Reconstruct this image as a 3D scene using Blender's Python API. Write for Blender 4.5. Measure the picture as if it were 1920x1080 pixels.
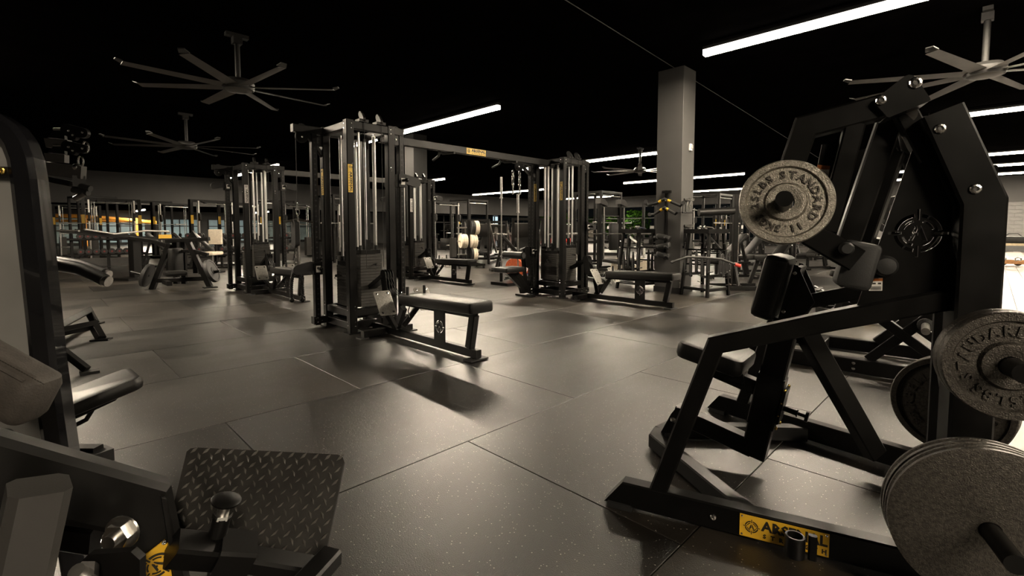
import bpy, bmesh, math, random
from math import sin, cos, pi, radians, sqrt, atan2
from mathutils import Vector as V, Matrix
random.seed(7)
scene = bpy.context.scene
for o in list(bpy.data.objects): bpy.data.objects.remove(o)
# ------------------------------------------------------------------ camera
FPX, PPX, PPY, CAMH = 900.0, 960.0, 485.0, 1.15
PITCH = math.atan(55.0/900.0)
s2 = 1/sqrt(2)
CO = V((0, 0, CAMH))
f0 = V((s2, s2, 0)); CR = V((s2, -s2, 0)); Z = V((0, 0, 1))
CF = f0*cos(PITCH) - Z*sin(PITCH); CU = Z*cos(PITCH) + f0*sin(PITCH)
cam = bpy.data.cameras.new('camera'); camo = bpy.data.objects.new('camera', cam)
scene.collection.objects.link(camo); scene.camera = camo
cam.sensor_fit = 'HORIZONTAL'; cam.sensor_width = 36; cam.lens = FPX/1920*36
cam.shift_y = -55.0/1920; cam.clip_start = 0.02; cam.clip_end = 200
M3 = Matrix((CR, CU, -CF)).transposed()
camo.matrix_world = Matrix.Translation(CO) @ M3.to_4x4()
# ------------------------------------------------------------------ world, exposure
w = bpy.data.worlds.new('world'); scene.world = w; w.use_nodes = True
w.node_tree.nodes['Background'].inputs[0].default_value = (0.9, 0.95, 1, 1)
w.node_tree.nodes['Background'].inputs[1].default_value = 0.004
vs = scene.view_settings
vs.view_transform = 'Standard'; vs.look = 'None'; vs.gamma = 1; vs.use_curve_mapping = False
vs.exposure = 0.12
LED_POWER = 470.0
LED_SIDE = 5.0
# ------------------------------------------------------------------ pixel -> place
def ray(px, py): return (CF + CR*((px-PPX)/FPX) + CU*((PPY-py)/FPX))
def W(px, py, z=0.0):
    v = ray(px, py); return CO + v*((z-CAMH)/v.z)
def WD(px, py, d):
    v = ray(px, py); return CO + v*(d/v.dot(f0))
def WP(px, py, p, n):
    v = ray(px, py); return CO + v*((p-CO).dot(n)/v.dot(n))
def RD(r, d, z=0.0): return CR*r + f0*d + Z*z
# ------------------------------------------------------------------ materials
MATS = {}
def nn(nt, t, **kw):
    n = nt.nodes.new(t)
    for k, v in kw.items():
        if k in n.inputs: n.inputs[k].default_value = v
        else: setattr(n, k, v)
    return n
def mat(name, col, rough=.5, metal=0, noise=0, nscale=20, bump=0, bscale=200, emit=None, estr=0, spec=.5, coat=0, trans=0, rvar=0, coords='Object', detail=3):
    m = bpy.data.materials.new(name); m.use_nodes = True; nt = m.node_tree
    b = nt.nodes['Principled BSDF']
    b.inputs['Base Color'].default_value = (*col, 1); b.inputs['Roughness'].default_value = rough
    b.inputs['Metallic'].default_value = metal; b.inputs['Specular IOR Level'].default_value = spec
    b.inputs['Coat Weight'].default_value = coat; b.inputs['Transmission Weight'].default_value = trans
    if emit: b.inputs['Emission Color'].default_value = (*emit, 1); b.inputs['Emission Strength'].default_value = estr
    if noise or bump or rvar:
        tc = nn(nt, 'ShaderNodeTexCoord')
        if noise or rvar:
            t = nn(nt, 'ShaderNodeTexNoise'); t.inputs['Scale'].default_value = nscale; t.inputs['Detail'].default_value = detail
            nt.links.new(tc.outputs[coords], t.inputs['Vector'])
            if noise:
                r = nn(nt, 'ShaderNodeValToRGB')
                r.color_ramp.elements[0].position = .3; r.color_ramp.elements[1].position = .7
                r.color_ramp.elements[0].color = (*[c*(1-noise) for c in col], 1)
                r.color_ramp.elements[1].color = (*[min(1, c*(1+noise)) for c in col], 1)
                nt.links.new(t.outputs['Fac'], r.inputs['Fac']); nt.links.new(r.outputs['Color'], b.inputs['Base Color'])
            if rvar:
                mr = nn(nt, 'ShaderNodeMapRange'); mr.inputs['To Min'].default_value = rough-rvar; mr.inputs['To Max'].default_value = rough+rvar
                mr.inputs['From Min'].default_value = .3; mr.inputs['From Max'].default_value = .7
                nt.links.new(t.outputs['Fac'], mr.inputs['Value']); nt.links.new(mr.outputs[0], b.inputs['Roughness'])
        if bump:
            t2 = nn(nt, 'ShaderNodeTexNoise'); t2.inputs['Scale'].default_value = bscale; t2.inputs['Detail'].default_value = 2
            nt.links.new(tc.outputs[coords], t2.inputs['Vector'])
            bp = nn(nt, 'ShaderNodeBump'); bp.inputs['Strength'].default_value = bump; bp.inputs['Distance'].default_value = .002
            nt.links.new(t2.outputs['Fac'], bp.inputs['Height']); nt.links.new(bp.outputs[0], b.inputs['Normal'])
    MATS[name] = m
    return m
mat('powder_black', (.0036, .0034, .0032), .36, spec=.21, noise=.25, nscale=9, bump=.05, bscale=700, rvar=.05)
mat('gloss_black', (.006, .006, .007), .12, coat=.5, noise=.3, nscale=6)
mat('grey_frame', (.038, .036, .034), .45, noise=.15, nscale=6, bump=.1, bscale=500)
mat('vinyl', (.0050, .0047, .0044), .42, spec=.32, noise=.3, nscale=14, bump=.25, bscale=350)
mat('vinyl_brown', (.045, .039, .034), .6, noise=.25, nscale=40, bump=.5, bscale=220)
mat('chequer', (.020, .0185, .017), .5, noise=.3, nscale=30, bump=.1, bscale=500, spec=.3)
mat('rubber', (.008, .008, .008), .6, noise=.3, nscale=20, bump=.2, bscale=300)
mat('hammertone', (.27, .25, .215), .32, metal=.75, noise=.35, nscale=160, bump=.9, bscale=330, detail=2)
mat('iron_dark', (.06, .054, .047), .36, metal=.6, noise=.4, nscale=120, bump=.9, bscale=300, detail=2)
mat('chrome', (.80, .79, .77), .20, metal=1)
mat('rod_steel', (.82, .81, .79), .33, metal=.85)
mat('foot_steel', (.26, .25, .23), .42, metal=.4, noise=.2, nscale=40)
mat('cap_red', (.16, .008, .006), .5, noise=.1)
mat('tread_metal', (.065, .060, .055), .32, noise=.2, nscale=30)
mat('steel', (.45, .44, .42), .3, metal=1, noise=.2, nscale=30)
mat('brass', (.62, .43, .12), .25, metal=1)
mat('yellow', (.62, .36, .02), .45, noise=.06, nscale=30)
mat('yellow_bright', (.80, .52, .06), .4, noise=.05, nscale=30)
mat('print_black', (.012, .010, .006), .5, noise=.1)
mat('label_white', (.62, .60, .57), .5, noise=.06, nscale=60)
mat('label_orange', (.45, .13, .02), .5, noise=.08, nscale=60)
mat('label_grey', (.30, .29, .28), .5, noise=.3, nscale=300)
mat('column_paint', (.046, .0447, .043), .7, noise=.08, nscale=2.5, bump=.15, bscale=120)
mat('pillar_black', (.007, .007, .007), .8, noise=.1, spec=.2)
mat('wall_dark', (.02, .02, .02), .9, noise=.1, nscale=2)
mat('wall_grey', (.052, .051, .050), .8, noise=.10, nscale=1.2, bump=.15, bscale=80)
mat('ceiling_black', (.0022, .002, .002), .9, spec=0, noise=.3, nscale=2, bump=.3, bscale=40)
mat('trim_black', (.012, .012, .012), .5, noise=.2)
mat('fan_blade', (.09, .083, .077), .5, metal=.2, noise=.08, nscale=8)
mat('fan_blade_dim', (.022, .020, .019), .5, noise=.1)  # darker blade copy: the far fan's dimness is put into its colour
mat('fan_dark', (.03, .029, .028), .5, noise=.2)
mat('led', (1, 1, 1), .5, emit=(1.0, .85, .645), estr=LED_POWER, noise=.01)
mat('led_side', (1, 1, 1), .5, emit=(1.0, .90, .76), estr=LED_SIDE, noise=.01)
mat('led_case', (.02, .02, .02), .5, noise=.2)
mat('block_paint', (.125, .123, .121), .7, noise=.1, nscale=9, bump=.3, bscale=90)
mat('mortar', (.06, .059, .058), .9, noise=.15, nscale=20)
mat('concrete_pale', (.22, .214, .203), .35, noise=.12, nscale=1.2, rvar=.1)
mat('iron_plain', (.035, .033, .03), .5, metal=.3, noise=.3, nscale=60)
mat('bumper_speckle', (.40, .36, .29), .7, noise=.6, nscale=90, detail=1)
mat('bumper_pale', (.55, .48, .38), .7, noise=.12, nscale=20)
mat('red', (.55, .03, .02), .4, noise=.1)
mat('orange_red', (.60, .12, .04), .5, noise=.2)
mat('blue', (.02, .06, .45), .4, noise=.1)
mat('green', (.03, .38, .06), .6, noise=.25, nscale=30)
mat('wood', (.42, .20, .07), .5, noise=.3, nscale=12)
mat('wood_pale', (.62, .50, .33), .5, noise=.12, nscale=20)
mat('pipe_yellow', (.50, .22, .03), .5, noise=.25, nscale=3)
mat('window_glow', (.25, .35, .38), .4, noise=.15, nscale=2, emit=(.50, .72, .80), estr=.10)
mat('dusk_panel', (.30, .40, .42), .6, noise=.2, nscale=3)
mat('glass_dark', (.01, .012, .012), .05, noise=.1)
mat('bright_pane', (.5, .55, .6), .4, noise=.05, emit=(.75, .88, 1), estr=1.3)
mat('leaf', (.16, .38, .02), .55, noise=.5, nscale=8)
mat('mesh_white', (.7, .69, .67), .5, noise=.05)
mat('screen_grey', (.35, .34, .33), .3, noise=.1)
mat('panel_grey', (.22, .215, .207), .38, metal=.25, noise=.12, nscale=5, bump=.15, bscale=900)
mat('sky_blue_led', (.1, .2, .9), .4, noise=.02, emit=(.1, .25, 1), estr=2)
mat('exit_green', (.02, .3, .1), .4, noise=.02, emit=(.05, .9, .35), estr=.6)
# floor rubber: per mat wear, flecks
def mk_floor():
    m = bpy.data.materials.new('floor_rubber'); m.use_nodes = True; nt = m.node_tree; b = nt.nodes['Principled BSDF']; L = nt.links.new
    tc = nn(nt, 'ShaderNodeTexCoord'); oi = nn(nt, 'ShaderNodeObjectInfo'); gm = nn(nt, 'ShaderNodeNewGeometry')
    n1 = nn(nt, 'ShaderNodeTexNoise'); n1.inputs['Scale'].default_value = .9; n1.inputs['Detail'].default_value = 4; n1.inputs['Roughness'].default_value = .5
    L(gm.outputs['Position'], n1.inputs['Vector'])
    mp = nn(nt, 'ShaderNodeMapping'); mp.inputs['Scale'].default_value = (.6, 2.6, 1); L(gm.outputs['Position'], mp.inputs['Vector'])
    n3 = nn(nt, 'ShaderNodeTexNoise'); n3.inputs['Scale'].default_value = 1.3; n3.inputs['Detail'].default_value = 3; L(mp.outputs[0], n3.inputs['Vector'])
    vo = nn(nt, 'ShaderNodeTexVoronoi'); vo.inputs['Scale'].default_value = 75; L(gm.outputs['Position'], vo.inputs['Vector'])
    fl = nn(nt, 'ShaderNodeMath', operation='LESS_THAN'); fl.inputs[1].default_value = .17; L(vo.outputs['Distance'], fl.inputs[0])
    wn = nn(nt, 'ShaderNodeSeparateColor'); L(vo.outputs['Color'], wn.inputs[0])
    gt = nn(nt, 'ShaderNodeMath', operation='GREATER_THAN'); gt.inputs[1].default_value = .70; L(wn.outputs[0], gt.inputs[0])
    fk = nn(nt, 'ShaderNodeMath', operation='MULTIPLY'); L(fl.outputs[0], fk.inputs[0]); L(gt.outputs[0], fk.inputs[1])
    ad = nn(nt, 'ShaderNodeMath', operation='ADD'); L(n1.outputs['Fac'], ad.inputs[0]); L(n3.outputs['Fac'], ad.inputs[1])
    rnd = nn(nt, 'ShaderNodeMapRange'); L(oi.outputs['Random'], rnd.inputs['Value']); rnd.inputs['To Min'].default_value = -.25; rnd.inputs['To Max'].default_value = .25
    a2 = nn(nt, 'ShaderNodeMath', operation='ADD'); L(ad.outputs[0], a2.inputs[0]); L(rnd.outputs[0], a2.inputs[1])
    cr = nn(nt, 'ShaderNodeValToRGB'); e = cr.color_ramp.elements; e[0].position = .0; e[1].position = 1
    e[0].color = (.0028, .0023, .0018, 1); e[1].color = (.020, .0155, .0110, 1)
    mr = nn(nt, 'ShaderNodeMapRange'); mr.inputs['From Min'].default_value = .78; mr.inputs['From Max'].default_value = 1.38; L(a2.outputs[0], mr.inputs['Value']); L(mr.outputs[0], cr.inputs['Fac'])
    mx = nn(nt, 'ShaderNodeMix', data_type='RGBA'); mx.inputs[7].default_value = (.34, .31, .27, 1); L(fk.outputs[0], mx.inputs[0]); L(cr.outputs['Color'], mx.inputs[6]); L(mx.outputs[2], b.inputs['Base Color'])
    rr = nn(nt, 'ShaderNodeMapRange'); rr.inputs['From Min'].default_value = .3; rr.inputs['From Max'].default_value = 1.75; rr.inputs['To Min'].default_value = .25; rr.inputs['To Max'].default_value = .50; L(a2.outputs[0], rr.inputs['Value']); L(rr.outputs[0], b.inputs['Roughness'])
    b.inputs['Specular IOR Level'].default_value = .95
    nb = nn(nt, 'ShaderNodeTexNoise'); nb.inputs['Scale'].default_value = 240; L(gm.outputs['Position'], nb.inputs['Vector'])
    bp = nn(nt, 'ShaderNodeBump'); bp.inputs['Strength'].default_value = .42; bp.inputs['Distance'].default_value = .003; L(nb.outputs['Fac'], bp.inputs['Height']); L(bp.outputs[0], b.inputs['Normal'])
    MATS['floor_rubber'] = m
mk_floor()
# ------------------------------------------------------------------ mesh helpers
def basis(d, up=Z):
    d = d.normalized()
    s = d.cross(up)
    if s.length < 1e-4: s = d.cross(V((1, 0, 0)))
    s.normalize(); return d, s, s.cross(d)
class MB:
    def __init__(s): s.v = []; s.f = []; s.sm = []
    def add(s, vs, fs, smooth=False):
        k = len(s.v); s.v += [tuple(x) for x in vs]; s.f += [tuple(i+k for i in f) for f in fs]; s.sm += [smooth]*len(fs); return s
    def box(s, c, sz, R=None):
        c = V(c); h = V(sz)/2; vs = []
        for x in (-1, 1):
            for y in (-1, 1):
                for z in (-1, 1):
                    p = V((x*h.x, y*h.y, z*h.z)); vs.append(c + (R @ p if R else p))
        return s.add(vs, [(0,1,3,2),(4,6,7,5),(0,4,5,1),(2,3,7,6),(0,2,6,4),(1,5,7,3)])
    def rbox(s, c, sz, r, R=None, n=3, edge=None):
        """box with rounded outline in local xy and softened top and bottom edges"""
        c = V(c); hx, hy, hz = sz[0]/2, sz[1]/2, sz[2]/2; e = r*.5 if edge is None else edge
        rings = []
        for (ins, z) in ((e, -hz), (e*.3, -hz+e*.3), (0, -hz+e), (0, hz-e), (e*.3, hz-e*.3), (e, hz)):
            ring = []
            rr = max(r-ins, .0005)
            for q, (sx, sy) in enumerate(((1,1),(-1,1),(-1,-1),(1,-1))):
                for k in range(n+1):
                    a = pi/2*(q + k/n)
                    p = V((sx*(hx-r) + rr*cos(a), sy*(hy-r) + rr*sin(a), z))
                    ring.append(c + (R @ p if R else p))
            rings.append(ring)
        m = len(rings[0]); vs = [p for ring in rings for p in ring]; fs = []
        for i in range(len(rings)-1):
            for j in range(m):
                a, b = i*m+j, i*m+(j+1) % m; fs.append((a, b, b+m, a+m))
        s.add(vs, fs, True); s.add(rings[0], [tuple(range(m))[::-1]]); s.add(rings[-1], [tuple(range(m))]); return s
    def rpath(s, pts, wd, hg, side=None, ch=.006, n0=None, n1=None, closed=False):
        """mitred rectangular tube: wd along side, hg across it in the bend plane"""
        pts = [V(p) for p in pts]; n = len(pts)
        d0 = (pts[1]-pts[0]).normalized()
        if side is None:
            if n > 2: side = (pts[1]-pts[0]).cross(pts[2]-pts[1])
            if n < 3 or side.length < 1e-6: side = basis(d0)[1]
        side = V(side); side = (side - d0*side.dot(d0)).normalized()
        a, b = wd/2, hg/2; c = min(ch, a*.6, b*.6)
        prof = [(a-c,b),(-a+c,b),(-a,b-c),(-a,-b+c),(-a+c,-b),(a-c,-b),(a,-b+c),(a,b-c)]
        rings = []
        for i in range(n):
            if closed: t0 = (pts[i]-pts[i-1]).normalized(); t1 = (pts[(i+1) % n]-pts[i]).normalized()
            else:
                t0 = (pts[i]-pts[i-1]).normalized() if i else (pts[1]-pts[0]).normalized()
                t1 = (pts[i+1]-pts[i]).normalized() if i < n-1 else t0
            pn = (t0+t1).normalized()
            if not closed and i == 0 and n0: pn = V(n0).normalized()
            if not closed and i == n-1 and n1: pn = V(n1).normalized()
            sd = (side - t0*side.dot(t0)).normalized(); up = sd.cross(t0)
            ring = []
            for (u, v) in prof:
                p = pts[i] + sd*u + up*v
                ring.append(p - t0*((p-pts[i]).dot(pn)/max(.15, t0.dot(pn))))
            rings.append(ring)
        vs = [p for r in rings for p in r]; fs = []
        m = n if closed else n-1
        for i in range(m):
            j2 = ((i+1) % n)*8
            for k in range(8): fs.append((i*8+k, i*8+(k+1) % 8, j2+(k+1) % 8, j2+k))
        if not closed: fs += [tuple(range(8))[::-1], tuple(range(n*8-8, n*8))]
        return s.add(vs, fs)
    def bar(s, p0, p1, wd, hg, side=None, ch=.005, n0=None, n1=None): return s.rpath([p0, p1], wd, hg, side, ch, n0, n1)
    def cyl(s, p0, p1, r, n=12, r1=None, cap=True):
        p0, p1 = V(p0), V(p1); r1 = r if r1 is None else r1; d, a, b = basis(p1-p0)
        A = [p0 + (a*cos(2*pi*k/n)+b*sin(2*pi*k/n))*r for k in range(n)]; B = [p1 + (a*cos(2*pi*k/n)+b*sin(2*pi*k/n))*r1 for k in range(n)]
        s.add(A+B, [(k, (k+1) % n, n+(k+1) % n, n+k) for k in range(n)], True)
        if cap: s.add(A, [tuple(range(n))[::-1]]); s.add(B, [tuple(range(n))])
        return s
    def lathe(s, prof, c, ax, n=32, caps=True, smooth=False):
        c = V(c); d, a, b = basis(V(ax)); vs = []
        for (r, h) in prof: vs += [c + d*h + (a*cos(2*pi*k/n)+b*sin(2*pi*k/n))*r for k in range(n)]
        fs = []
        for i in range(len(prof)-1):
            for k in range(n): fs.append((i*n+k, i*n+(k+1) % n, (i+1)*n+(k+1) % n, (i+1)*n+k))
        s.add(vs, fs, smooth)
        if caps: s.add(vs[:n], [tuple(range(n))[::-1]]); s.add(vs[-n:], [tuple(range(n))])
        return s
    def rtube(s, pts, r, n=8, closed=False, smooth=True):
        pts = [V(p) for p in pts]; m = len(pts); rings = []; pa = None
        for i in range(m):
            if closed: t = pts[(i+1) % m]-pts[i-1]
            else: t = pts[min(i+1, m-1)]-pts[max(i-1, 0)]
            t.normalize()
            if pa is None: pa = basis(t)[1]
            pa = pa - t*pa.dot(t)
            if pa.length < 1e-5: pa = basis(t)[1]
            pa.normalize(); b = t.cross(pa)
            rr = r[i] if isinstance(r, (list, tuple)) else r
            rings.append([pts[i] + (pa*cos(2*pi*k/n)+b*sin(2*pi*k/n))*rr for k in range(n)])
        vs = [p for q in rings for p in q]; fs = []
        for i in range(m if closed else m-1):
            j = ((i+1) % m)*n
            for k in range(n): fs.append((i*n+k, i*n+(k+1) % n, j+(k+1) % n, j+k))
        s.add(vs, fs, smooth)
        if not closed: s.add(rings[0], [tuple(range(n))[::-1]]); s.add(rings[-1], [tuple(range(n))])
        return s
    def prism(s, poly, th):
        """poly: 3d points of a flat outline, th: thickness vector"""
        poly = [V(p) for p in poly]; th = V(th); n = len(poly)
        B = [p+th for p in poly]
        s.add(poly+B, [(k, (k+1) % n, n+(k+1) % n, n+k) for k in range(n)]); s.add(poly, [tuple(range(n))[::-1]]); s.add(B, [tuple(range(n))]); return s
    def sphere(s, c, r, n=12, m=8, sc=(1,1,1)):
        c = V(c); vs = []; fs = []
        for i in range(m+1):
            t = pi*i/m
            for k in range(n): vs.append(c + V((r*sc[0]*sin(t)*cos(2*pi*k/n), r*sc[1]*sin(t)*sin(2*pi*k/n), r*sc[2]*cos(t))))
        for i in range(m):
            for k in range(n): fs.append((i*n+k, i*n+(k+1) % n, (i+1)*n+(k+1) % n, (i+1)*n+k))
        return s.add(vs, fs, True)
    def raw(s, vf, M=None, smooth=False):
        vs, fs = vf; return s.add([M @ V(p) for p in vs] if M else vs, fs, smooth)
    def mesh(s, name, m):
        me = bpy.data.meshes.new(name); me.from_pydata(s.v, [], s.f); me.materials.append(MATS[m])
        bm = bmesh.new(); bm.from_mesh(me); bmesh.ops.remove_doubles(bm, verts=bm.verts, dist=1e-5); bmesh.ops.recalc_face_normals(bm, faces=bm.faces)
        bm.to_mesh(me); bm.free()
        if any(s.sm):
            me.polygons.foreach_set('use_smooth', [True]*len(me.polygons))
            try: me.set_sharp_from_angle(angle=radians(38))
            except Exception: pass
        return me
    def obj(s, name, m, parent=None, loc=None, rot=None):
        return place(s.mesh(name, m), name, parent, loc, rot)
COL = scene.collection
def place(me, name, parent=None, loc=None, rot=None):
    o = bpy.data.objects.new(name, me); COL.objects.link(o)
    if parent: o.parent = parent
    if loc is not None: o.location = loc
    if rot is not None: o.rotation_euler = rot
    return o
def tag(o, label=None, cat=None, group=None, kind=None):
    if label: o['label'] = label
    if cat: o['category'] = cat
    if group: o['group'] = group
    if kind: o['kind'] = kind
    return o
def thing(name, label, cat, loc=(0,0,0), rz=0, group=None):
    o = bpy.data.objects.new(name, None); COL.objects.link(o); o.location = loc; o.rotation_euler = (0, 0, rz); o.empty_display_size = .1
    return tag(o, label, cat, group)
def copy_tree(o, parent=None):
    c = o.copy(); COL.objects.link(c)
    if parent: c.parent = parent
    for ch in KIDS.get(o, None) or o.children: copy_tree(ch, c)
    return c
KIDS = {}
def dup(o, loc, rz, label, group=None):
    c = copy_tree(o); c.location = loc; c.rotation_euler = (0, 0, rz); c['label'] = label
    if group: c['group'] = group
    return c
_tc = {}
def text_vf(t, size=1.0, ext=.0, res=2, align='CENTER', bold=0.0):
    k = (t, size, ext, align, bold)
    if k in _tc: return _tc[k]
    cu = bpy.data.curves.new('lettering', 'FONT'); cu.body = t; cu.size = size; cu.extrude = ext; cu.align_x = align; cu.align_y = 'CENTER'; cu.resolution_u = res; cu.offset = bold
    o = bpy.data.objects.new('lettering', cu); me = bpy.data.meshes.new_from_object(o)
    r = ([tuple(v.co) for v in me.vertices], [tuple(p.vertices) for p in me.polygons])
    bpy.data.objects.remove(o); bpy.data.meshes.remove(me); bpy.data.curves.remove(cu); _tc[k] = r; return r
def outline_vf(loops, ext):
    """flat sheet from closed 2d loops (inner loops are holes), extruded by +-ext"""
    cu = bpy.data.curves.new('sheet', 'CURVE'); cu.dimensions = '2D'; cu.fill_mode = 'BOTH'; cu.extrude = ext
    for lp in loops:
        sp = cu.splines.new('POLY'); sp.points.add(len(lp)-1); sp.use_cyclic_u = True
        for p, q in zip(sp.points, lp): p.co = (q[0], q[1], 0, 1)
    o = bpy.data.objects.new('sheet', cu); me = bpy.data.meshes.new_from_object(o)
    r = ([tuple(v.co) for v in me.vertices], [tuple(p.vertices) for p in me.polygons])
    bpy.data.objects.remove(o); bpy.data.meshes.remove(me); bpy.data.curves.remove(cu); return r
def frame(o, x, y):
    """matrix whose local x,y lie on the given directions"""
    x = V(x).normalized(); y = V(y); y = (y - x*y.dot(x)).normalized(); z = x.cross(y)
    M = Matrix((x, y, z)).transposed().to_4x4(); M.translation = V(o); return M
def logo_loops(cx, cy, R, scale_y=1.0):
    """ring sight with four ticks and a split letter A, as hole outlines"""
    L = []
    def arc(r0, r1, a0, a1, n=10):
        pts = [(cx+r1*cos(a0+(a1-a0)*k/n), cy+r1*sin(a0+(a1-a0)*k/n)*scale_y) for k in range(n+1)]
        return pts + [(cx+r0*cos(a1-(a1-a0)*k/n), cy+r0*sin(a1-(a1-a0)*k/n)*scale_y) for k in range(n+1)]
    for q in range(4):
        a = q*pi/2
        L.append(arc(R*.82, R*1.0, a+.16, a+pi/2-.16)); L.append(arc(R*.58, R*.70, a+.30, a+pi/2-.30))
        u = (cos(a), sin(a)); t = (-sin(a), cos(a))
        L.append([(cx+u[0]*r*R+t[0]*h*R, cy+(u[1]*r+t[1]*h)*R*scale_y) for r, h in ((.66,-.06),(1.24,-.06),(1.24,.06),(.66,.06))])
    A = lambda pts: [(cx+x*R, cy+y*R*scale_y) for x, y in pts]
    L.append(A([(-.36,-.40),(-.20,-.40),(-.09,-.12),(.02,-.12),(.02,.02),(-.05,.02),(.0,.20),(-.04,.40),(-.11,.40)]))
    L.append(A([(.07,.40),(.13,.40),(.42,-.40),(.22,-.40),(.08,.05)]))
    return L
def arcpts(c, u, v, r, a0, a1, n): return [V(c)+V(u)*(r*cos(a0+(a1-a0)*k/n))+V(v)*(r*sin(a0+(a1-a0)*k/n)) for k in range(n+1)]
# ------------------------------------------------------------------ the room
CEIL = 4.0
def struct(mb, name, m, parent=None):
    o = mb.obj(name, m, parent)
    if not parent: o['kind'] = 'structure'
    return o
XW, YW, YA = 37.0, 31.0, 46.0      # side wall, bulkhead line, back wall of the low annex
XB, YB = -9.0, -13.0
floor = struct(MB().box(((XB+XW)/2, (YB+YA)/2, -.13), (XW-XB, YA-YB, .22)), 'floor', 'floor_rubber')
# rubber mats, 4 x 6 ft, half bond
def in_view(x, y, dmax, m=1.3):
    d = (x+y)*s2; r = (x-y)*s2
    return .3 < d < dmax and abs(r) < d*1.07+m
rows = []; y = 1.98-1.22*2; k = 0
mat_me = {}
def mat_mesh(sx, sy):
    key = (round(sx, 3), round(sy, 3))
    if key not in mat_me:
        mb = MB(); c = .0015; hx, hy = sx/2-.0025, sy/2-.0025; t = 0.0; vs = []
        for z, i in ((-.02, 0), (t-c, 0), (t, c)): vs += [(-hx+i, -hy+i, z), (hx-i, -hy+i, z), (hx-i, hy-i, z), (-hx+i, hy-i, z)]
        fs = [(8, 9, 10, 11)]
        for q in (0, 4):
            for j in range(4): fs.append((q+j, q+(j+1) % 4, q+4+(j+1) % 4, q+4+j))
        mb.add(vs, fs); mat_me[key] = mb.mesh('mat', 'floor_rubber')
    return mat_me[key]
cells = []
for j in range(-8, 36):
    y0 = 1.97 + 1.215*(j-1); off = 1.63 if j % 2 == 0 else .77
    for i in range(-10, 22):
        x0 = off + 1.80*i; cx, cy = x0+.90, y0+.6075
        if in_view(cx, cy, 40, 2.2) and cx < XW-1 and cy < YA-1: cells.append(((cx+cy), cx, cy))
cells.sort()
far = MB()
def pale(cx, cy): return cy < -.7
for q, (_, cx, cy) in enumerate(cells):
    if pale(cx, cy): continue
    if cy < .5:
        place(mat_mesh(1.80, .795), 'rubber_mat', floor, (cx, .3575, 0)); continue
    if q < 270: place(mat_mesh(1.80, 1.215), 'rubber_mat', floor, (cx, cy, 0))
    else: far.box((cx, cy, -.01), (1.795, 1.21, .02))
o = far.obj('rubber_mats_beyond', 'floor_rubber', floor); o['kind'] = 'stuff'
# pale plank flooring of the open zone beside the rubber
plank_me = MB().box((0, 0, -.011), (2.996, .246, .022)).mesh('plank', 'concrete_pale'); pf = MB(); cnt = 0
for j in range(0, 40):
    for i in range(0, 12):
        cx, cy = 1.8 + i*3 + (j % 3)*1.0, -.045 - .25*j - .125
        if cx > XW-2: continue
        if cnt < 220 and in_view(cx, cy, 30, 1.6): place(plank_me, 'floor_plank', floor, (cx, cy, 0)); cnt += 1
        else: pf.box((cx, cy, -.011), (2.996, .246, .022))
o = pf.obj('floor_planks_beyond', 'concrete_pale', floor); o['kind'] = 'stuff'
ceiling = struct(MB().box(((XB+XW)/2, (YB+YW)/2, CEIL+.1), (XW-XB, YW-YB, .2)), 'ceiling', 'ceiling_black')
struct(MB().box(((XB+XW)/2, (YW+YA)/2+.1, 2.66), (XW-XB, YA-YW-.1, .2)), 'ceiling_annex', 'ceiling_black')
# exposed conduit along the ceiling
c1, c2 = W(1304, 152, CEIL-.03), W(1490, 268, CEIL-.03)
struct(MB().rtube([c1-(c2-c1)*2, c1, c2, c2+(c2-c1)*.5], .006, 6), 'trim_conduit', 'fan_dark')
# bulkhead over the annex
wb = struct(MB().box(((XB+XW)/2, YW+.1, (2.41+CEIL)/2), (XW-XB, .2, CEIL-2.41)), 'wall_back', 'wall_grey')
struct(MB().box(((XB+XW)/2, YA+.1, 1.4), (XW-XB, .2, 2.9)), 'wall_annex', 'trim_black')
struct(MB().box((XB-.1, (YB+YA)/2, 2), (.2, YA-YB, 4.3)), 'wall_left', 'wall_dark')
struct(MB().box(((XB+XW)/2, YB-.1, 2), (XW-XB, .2, 4.3)), 'wall_front', 'wall_dark')
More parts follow.
